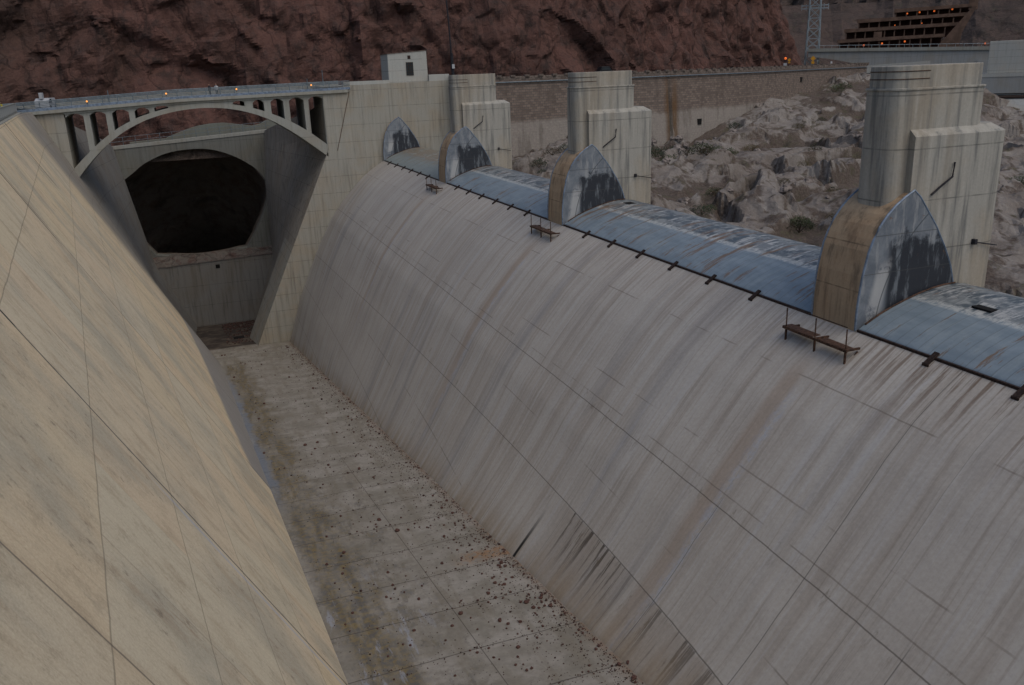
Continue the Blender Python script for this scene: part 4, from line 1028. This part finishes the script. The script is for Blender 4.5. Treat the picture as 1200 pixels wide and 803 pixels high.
b.tube([(0,-.2,zt(0)+.9),(LL,-.2,zt(LL)+.9)], .07, 4); b.build('railing', M['galv'], fb)
struct(MB().prism([(196,330),(205,258),(250,214),(262,150),(330,150),(420,340),(420,430),(250,480)], -14, -3.2, 'z').build('far_bank', M['farhill']))
# low concrete wall and fence at the end of the masonry wall
lwl = thing('end_wall', 'low pale concrete wall with a dark fence where the curved masonry wall ends', 'wall', (194,213,-6))
MB().prism([(0,0),(0,3.9),(17,4.6),(17,0)], 0, 1, 'y').build('wall', M['house'], lwl)
b = MB()
for i in range(12): MB().tube([(0,0,-1),(0,0,1.6)], .09, 4).build('fence_post', M['dark'], lwl, loc=(i*.9,-2.5,0))
b.tube([(0,-2.5,1.6),(10,-2.5,1.6)],.09,4); b.tube([(0,-2.5,.3),(10,-2.5,.3)],.07,4); b.build('fence', M['dark'], lwl)
lwl.rotation_euler = (0,0,-.75)
# dam block at right edge
dm = thing('dam_wall', 'massive pale concrete dam wall with a dark ledge at the right edge, beyond the nearest pier', 'dam', (192.7,169,-30))
dm.rotation_euler = (0,0,math.radians(41))
b = MB(); b.prism([(3.2,24.),(3.2,20.),(-1.,19.6),(-3.,12.),(-8.,4.),(-22,-4),(14,-4),(14,24.)], -70, 26, 'y') if 0 else None
b = MB(); b.prism([(2.,24.2),(2.,20.2),(-5.5,18.4)if 0 else (2.6,20.0),(2.6,19.7),(14,19.7),(14,24.2)], -60, 12, 'y'); b.build('walkway_beam', M['dam'], dm)
b = MB(); b.box(2.9,13,-70,28,24.2,28.2) if 0 else b.box(1.9,14.1,-70,28,28.,28.0+.02) if 0 else b.box(1.9,14.1,-60,12.,24.2,25.1); b.build('coping', M['house'], dm)
def damx(z): return interp(z, [-6,6,14,19.4], [-30,-20,-11,-4])
b = MB(); zz = [-6,0,6,10,14,17,19.4]; b.prism([(damx(z),z) for z in zz]+[(12,19.4),(12,-6)], -60, 11, 'y'); b.build('lower_face', M['dam'], dm)
b = MB(); b.box(-4.6,3.,-60,11.5,19.2,19.62); b.build('ledge', M['darkrust'], dm)
b = MB(); b.box(3.,11,-60,0.5,25.1,32.9); b.build('upper_block', M['house'], dm, bevel=.1)
# terraced parking garage
ga = thing('parking_garage', 'distant terraced tan parking garage with lamps glowing under its decks, on the canyon side', 'building', (338,395,4.6)); GA = math.atan2(354-395,381-338); ga.rotation_euler = (0,0,GA)
lev = [(0,52.,4.6,0.),(3.,58,9.9,4.),(9,62,14.6,8.),(27,65,19.0,12.)]
for i,(x0,x1,z,yb) in enumerate(lev):
    b = MB(); b.prism([(x0,z-.95),(x1,z-.7+.6),(x1,z+.85+.6),(x0,z+.85)], yb, yb+.5, 'y'); b.prism([(x0+.3,z-.9),(x1,z-.3),(x1,z+.1),(x0+.3,z-.5)], yb+.5, yb+26, 'y'); b.build('deck', M['garage'], ga)
    nc = int((x1-x0)/5.); prev = lev[i-1][2] if i else -3.
    for k in range(nc+1):
        x = x0+1+k*(x1-x0-2)/nc; MB().box(x-.28,x+.28,yb+.7,yb+1.4,prev,z-.6).build('column', M['garage'], ga)
    MB().box(x0+1,x1-1,yb+9,yb+9.5,prev-.2,z-.5).build('back_wall', M['garagedark'], ga)
b = MB(); b.prism([(47,-3),(59,-3),(60,6),(65.5,18.5),(64,18.8)], -.8, 0.2, 'y'); b.build('ramp_wall', M['garage'], ga)
b = MB(); b.box(62.6,66.8,12.5,17,17.5,24.); b.build('stair_tower', M['garage'], ga)
b = MB(); b.box(18,22,3.,6,5.6,8.6); b.build('booth', M['garage'], ga)
cg, sg = math.cos(GA), math.sin(GA)
def G(x, y, z): return (338+x*cg-y*sg, 395+x*sg+y*cg, 4.6+z)
gl = [(33.5,17.3,13),(39.5,17.6,13),(46.5,17.8,13),(55,18.2,13),(13.5,2.,.3),(22.5,2.5,.3),(33.5,3.,.3),(41,11.9,8.8),(28,11.6,8.8),(21,7.6,4.6)]
for k,(x,z,y) in enumerate(gl):
    lampobj('garage_lamp', 'small glowing orange lamp under a deck of the distant parking garage', G(x,y,z), .5 if k<7 else .3, M['lampdim'], 'orange lamps in the parking garage', 1.0)
def D(u, v, d):     # a point seen at (u,v) of the photograph at distance d (camera at the origin)
    c = Vector((u-600, v-401.5, 1000.)).normalized(); R_ = CAMROWS
    return tuple(sum(R_[i][k]*c[k] for k in range(3))*d for i in range(3))
ay = Vector((205-600,100-401.5,1000.)).normalized(); dn = Vector((715-600,3500-401.5,1000.)).normalized(); dn = (dn-ay*dn.dot(ay)).normalized(); az = -dn; ax = ay.cross(az)
CAMROWS = [ax, ay, az]
for k,(x,y,z) in enumerate([(366.,325.,4.6),(369.4,321.2,4.5),(372.,317.6,4.4),(375.,313.6,4.2),(378.,309.,4.0)]):
    lampobj('path_lamp', 'small orange lamp in the row on the slope right of the parking garage', (x,y,z), .4, M['lampdim'], 'row of orange lamps beside the garage', 2.5)
# lattice tower
tw = thing('pylon', 'grey steel lattice power pylon standing where the red cliff meets the far canyon', 'pylon', (216,265,-3))
b = MB(); H_ = 38.; w0, w1 = 2.3, 1.5
def tc(i, z): s_ = lerp(w0,w1,z/H_); return (s_*(-1 if i in (0,3) else 1), s_*(-1 if i < 2 else 1), z)
for i in range(4): b.beam(tc(i,0),tc(i,H_),.3,.3)
for k in range(11):
    z0, z1 = k*H_/11, (k+1)*H_/11
    for i in range(4):
        j = (i+1)%4; b.beam(tc(i,z0),tc(j,z1),.16,.16); b.beam(tc(j,z0),tc(i,z1),.16,.16); b.beam(tc(i,z1),tc(j,z1),.16,.16)
b.build('lattice', M['galv'], tw)
b = MB()
for z in (20.5,21.5): b.beam((-4.5,0,z),(4.5,0,z),.3,.3)
for s_ in (-4.5,-3,3,4.5): b.beam((s_,0,20),(s_,0,22),.2,.2)
b.build('cross_arm', M['galv'], tw); tw.rotation_euler = (0,0,-.6)
# traffic signal, signs
t = thing('traffic_signal', 'glowing orange traffic signal over a small white sign on the road below the red cliff', 'traffic light', (145.5,188.5,-2.2))
MB().tube([(0,0,0),(0,0,3.2)],.07,5).build('post', M['dark'], t); MB().box(-.35,.35,-.2,.2,2.1,3.4).build('housing', M['dark'], t)
MB().ball((0,-.25,2.9),.33).build('lens', M['lampdim'], t); MB().box(-.4,.4,-.3,-.22,.75,1.75).build('sign_panel', M['white'], t); t.rotation_euler=(0,0,.65*-1)
def dsign(pos, r, label):
    t = thing('warning_sign', label, 'road sign', pos, -.7)
    MB().tube([(0,0,0),(0,0,3.)],.06,5).build('post', M['dark'], t)
    MB().prism([(0,3.4),(r,3.4-r),(0,3.4-2*r),(-r,3.4-r)], -.1,-.05,'y').build('sign_panel', M['signyellow'], t); MB().box(-r*.55,r*.55,-.1,-.05,3.4-3*r,3.4-2.05*r).build('lower_panel', M['signyellow'], t)
dsign((170,208,-2.2), .72, 'amber diamond warning sign, the larger of two at the end of the curved wall')
dsign((158,203,-2.6), .45, 'amber warning sign, the smaller and farther left of two near the curved wall end')
t = thing('small_sign', 'tiny white roadside sign right of the amber diamond signs', 'sign', (181.5,214,-3.)); MB().tube([(0,0,0),(0,0,2.2)],.05,4).build('post', M['dark'], t); MB().box(-.3,.3,-.1,-.05,1.9,2.5).build('sign_panel', M['white'], t)
# car behind the middle pier
car = thing('parked_car', 'black car on the road, only its roof showing over the top of the middle pier', 'car', (83.5,166.5,-1.45), .1)
MB().prism([(-2.2,.35),(-2.2,.85),(-1.5,1.0),(1.2,1.0),(2.2,.8),(2.25,.35)], -.88,.88,'y').build('body', M['carblack'], car, bevel=.08)
MB().prism([(-1.6,1.0),(-1.15,1.78),(-.9,1.86),(.5,1.86),(.75,1.78),(1.35,1.0)], -.78,.78,'y').build('cabin', M['carblack'], car, bevel=.06)
MB().prism([(-1.2,1.08),(-.98,1.68),(.55,1.68),(.95,1.08)], -.8,-.785,'y').build('side_window', M['glass'], car)
for x in (-1.4,1.4):
    for y in (-.85,.85):
        MB().prism([(x+.34*math.cos(a*PI/8), .34+.34*math.sin(a*PI/8)) for a in range(16)], y-.1,y+.1,'y').build('wheel', M['dark'], car)
# cliff pipe with a lamp
pp_ = thing('cliff_pipe', 'thin black pipe running straight down the red cliff above the far pier', 'pipe', (52.,170.5,-2))
MB().tube([(0,0,0),(-.25,.3,12),(-.7,1.5,26),(-1.2,2.6,46)], .17, 6, .12).build('pipe', M['dark'], pp_)
MB().tube([(0,-.1,0),(-.1,0,6)], .3, 6).build('sleeve', M['dark'], pp_); MB().box(-.25,.25,-.5,-.25,3.1,3.9).build('box', M['white'], pp_)
# poles
def pole(pos, h, label, lean=0., arm=True):
    t = thing('light_pole', label, 'pole', pos)
    MB().tube([(0,0,0),(lean,0,h)], .1, 6, .06).build('mast', M['rail'], t)
    if arm: MB().box(-.1+lean,.9+lean,-.15,.15,h-.12,h+.06).build('lamp_head', M['rail'], t)
pole((-20.4,124,-2.62), 8.5, 'tall slim grey light pole at the left end of the balustrade', -.5)
pole((21.6,140.2,-2.), 3.4, 'short thin pole on the right end of the arch bridge, near the abutment', 0, False)
pole((19.2,140.4,-2.), 2.2, 'thin stub pole at the far railing of the bridge, left of the short pole', 0, False)
pole((-9.2,140.4,-2.5), 2.2, 'thin dark stub pole at the far railing near the left third of the bridge', 0, False)

# ------------------------------------------------------------------ people (skin-modifier figures)
def person(pos, rz, label, top, legs=M['dark'], arms=(0,0), h=1.72):
    me = bpy.data.meshes.new('person'); s = h/1.72
    V = [(0,0,.93),(0,0,1.12),(0,0,1.36),(0,.0,1.47),(0,.01,1.53),(0,.02,1.62),
         (-.1,0,.9),(-.11,.02,.5),(-.11,0,.07),(-.11,.14,.03),(.1,0,.9),(.11,-.03,.5),(.11,-.08,.07),(.11,.06,.03),
         (-.19,0,1.38),(-.24,-.02,1.1),(-.22,.1+arms[0],.86+arms[0]),(-.2,.14+arms[0],.78+arms[0]),(.19,0,1.38),(.24,-.02,1.1),(.22,.1+arms[1],.86+arms[1]),(.2,.14+arms[1],.78+arms[1])]
    Ed = [(0,1),(1,2),(2,3),(3,4),(4,5),(0,6),(6,7),(7,8),(8,9),(0,10),(10,11),(11,12),(12,13),(2,14),(14,15),(15,16),(16,17),(2,18),(18,19),(19,20),(20,21)]
    R = [(.15,.1),(.14,.1),(.17,.11),(.06,.06),(.08,.09),(.085,.1),(.09,.09),(.065,.065),(.045,.045),(.04,.03),(.09,.09),(.065,.065),(.045,.045),(.04,.03),(.065,.06),(.05,.05),(.035,.035),(.03,.02),(.065,.06),(.05,.05),(.035,.035),(.03,.02)]
    me.from_pydata([tuple(c*s for c in v) for v in V], Ed, [])
    o = bpy.data.objects.new('person', me); COL.objects.link(o); md = o.modifiers.new('skin','SKIN'); 
    if not me.skin_vertices: me.attributes
    if len(me.skin_vertices) == 0:
        bpy.context.view_layer.objects.active = o; bpy.ops.mesh.customdata_skin_add()
    for i, r in enumerate(R): me.skin_vertices[0].data[i].radius = (r[0]*s, r[1]*s)
    me.skin_vertices[0].data[0].use_root = True
    sb = o.modifiers.new('sub','SUBSURF'); sb.levels = 1; sb.render_levels = 1
    for m_ in (legs,): me.materials.append(m_)
    o.location = pos; o.rotation_euler = (0,0,rz); tag(o, label, 'person')
    def sh(name, a, b_, m_):     # close-fitting garment / head part
        g = MB(); g.tube(a, b_[0], 8, b_[1]); return g.build(name, m_, o, smooth_=True)
    g = MB(); n = 9; 
    for i in range(7):
        z = [.88,.98,1.1,1.24,1.36,1.43,1.465][i]*s; w = [.2,.19,.18,.205,.215,.16,.085][i]*s; d = [.145,.135,.13,.14,.14,.12,.08][i]*s
        for k in range(10): a = 2*PI*k/10; g.v.append((w*math.cos(a), d*math.sin(a), z))
    for i in range(6):
        for k in range(10): g.f.append((i*10+k, i*10+(k+1)%10, (i+1)*10+(k+1)%10, (i+1)*10+k))
    g.build('jacket', top, o, smooth_=True)
    g = MB()
    for sd in (-1,1): 
        i0 = 14 if sd < 0 else 18; g.tube([tuple(c*s for c in V[i0]), tuple(c*s for c in V[i0+1]), tuple(c*s for c in V[i0+2])], .075*s, 7, .05*s)
    g.build('sleeves', top, o, smooth_=True)
    g = MB(); g.ball((0,.02*s,1.62*s), .098*s, 10, 7, 1.2); g.build('head_skin', M['skin'], o, smooth_=True)
    g = MB(); g.ball((0,-.005*s,1.655*s), .103*s, 10, 7, 1.0); g.build('hair', M['dark'], o, smooth_=True)
    return o
rdz = lambda x: und(x)+.45
person((5.4,132.2,rdz(5.4)), 2.8, 'person in a pale jacket standing at the bridge railing above the arch crown', M['white'])
person((4.5,132.6,rdz(4.5)), 2.2, 'person in dark clothes standing beside the pale-jacketed one on the bridge', M['dark'])
person((-21.1,128.2,-2.9), PI, 'person in a yellow jacket at the left end of the balustrade', M['yellow'])
person((-21.8,126.5,-2.9), PI*.9, 'person in dark clothes beside the yellow-jacketed one behind the balustrade', M['dark'])
person((-21.2,121.,-2.9), PI, 'person in a blue jacket behind the balustrade at the left edge', M['bluecloth'])
# white van on the bridge approach
vn = thing('parked_van', 'white van with an upright panel on the road at the left bridge end', 'van', (-17.2,138.3,rdz(-17)-.1), 1.45)
MB().prism([(-1.9,.35),(-1.9,1.3),(-1.0,1.62),(1.9,1.62),(2.,.35)], -.9,.9,'y').build('body', M['white'], vn, bevel=.08)
MB().box(-1.9,-.95,-.2,.2,1.5,2.35).build('sign_panel', M['white'], vn, bevel=.04)
MB().prism([(-1.7,1.0),(-1.,1.5),(-.3,1.5),(-.3,1.)], -.93,-.905,'y').build('side_window', M['glass'], vn)
for x in (-1.2,1.2):
    for y in (-.85,.85): MB().prism([(x+.34*math.cos(a*PI/8), .34+.34*math.sin(a*PI/8)) for a in range(16)], y-.1,y+.1,'y').build('wheel', M['dark'], vn)

# ------------------------------------------------------------------ camera
cam = bpy.data.cameras.new('camera'); co = bpy.data.objects.new('camera', cam); COL.objects.link(co); SC.camera = co
from mathutils import Matrix
# world = M @ cam(right,down,fwd);   blender camera axes: right, up=-down, back=-fwd
R_ = Matrix([[ax[0],-ax[1],-ax[2]],[ay[0],-ay[1],-ay[2]],[az[0],-az[1],-az[2]]])
co.matrix_world = R_.to_4x4()
cam.sensor_fit = 'HORIZONTAL'; cam.sensor_width = 36.; cam.lens = 36.*1000/1200; cam.clip_end = 5000; cam.clip_start = .1

# ------------------------------------------------------------------ light
SUN_AZ = math.radians(158); SUN_EL = math.radians(56)     # azimuth clockwise from +Y
d = Vector((math.sin(SUN_AZ)*math.cos(SUN_EL), math.cos(SUN_AZ)*math.cos(SUN_EL), math.sin(SUN_EL)))
w = bpy.data.worlds.new('World'); SC.world = w; w.use_nodes = True
nt = w.node_tree; sky = nt.nodes.new('ShaderNodeTexSky'); sky.sky_type = 'NISHITA'; sky.sun_disc = False
sky.sun_elevation = SUN_EL; sky.sun_rotation = SUN_AZ; sky.air_density = 1.; sky.dust_density = 3.; sky.ozone_density = 1.
bg = nt.nodes['Background']; nt.links.new(sky.outputs[0], bg.inputs[0]); bg.inputs[1].default_value = .12
sn = bpy.data.lights.new('sun', 'SUN'); sn.energy = .8; sn.angle = math.radians(50); sn.color = (1.,.88,.72)
so = bpy.data.objects.new('sun', sn); COL.objects.link(so); so.rotation_euler = (-d).to_track_quat('-Z','Y').to_euler(); so.location = (0,0,80)
vs = SC.view_settings; vs.view_transform = 'Standard'; vs.look = 'None'; vs.exposure = -.03; vs.gamma = 1.; vs.use_curve_mapping = False
SC.cycles.max_bounces = 7; SC.cycles.diffuse_bounces = 5
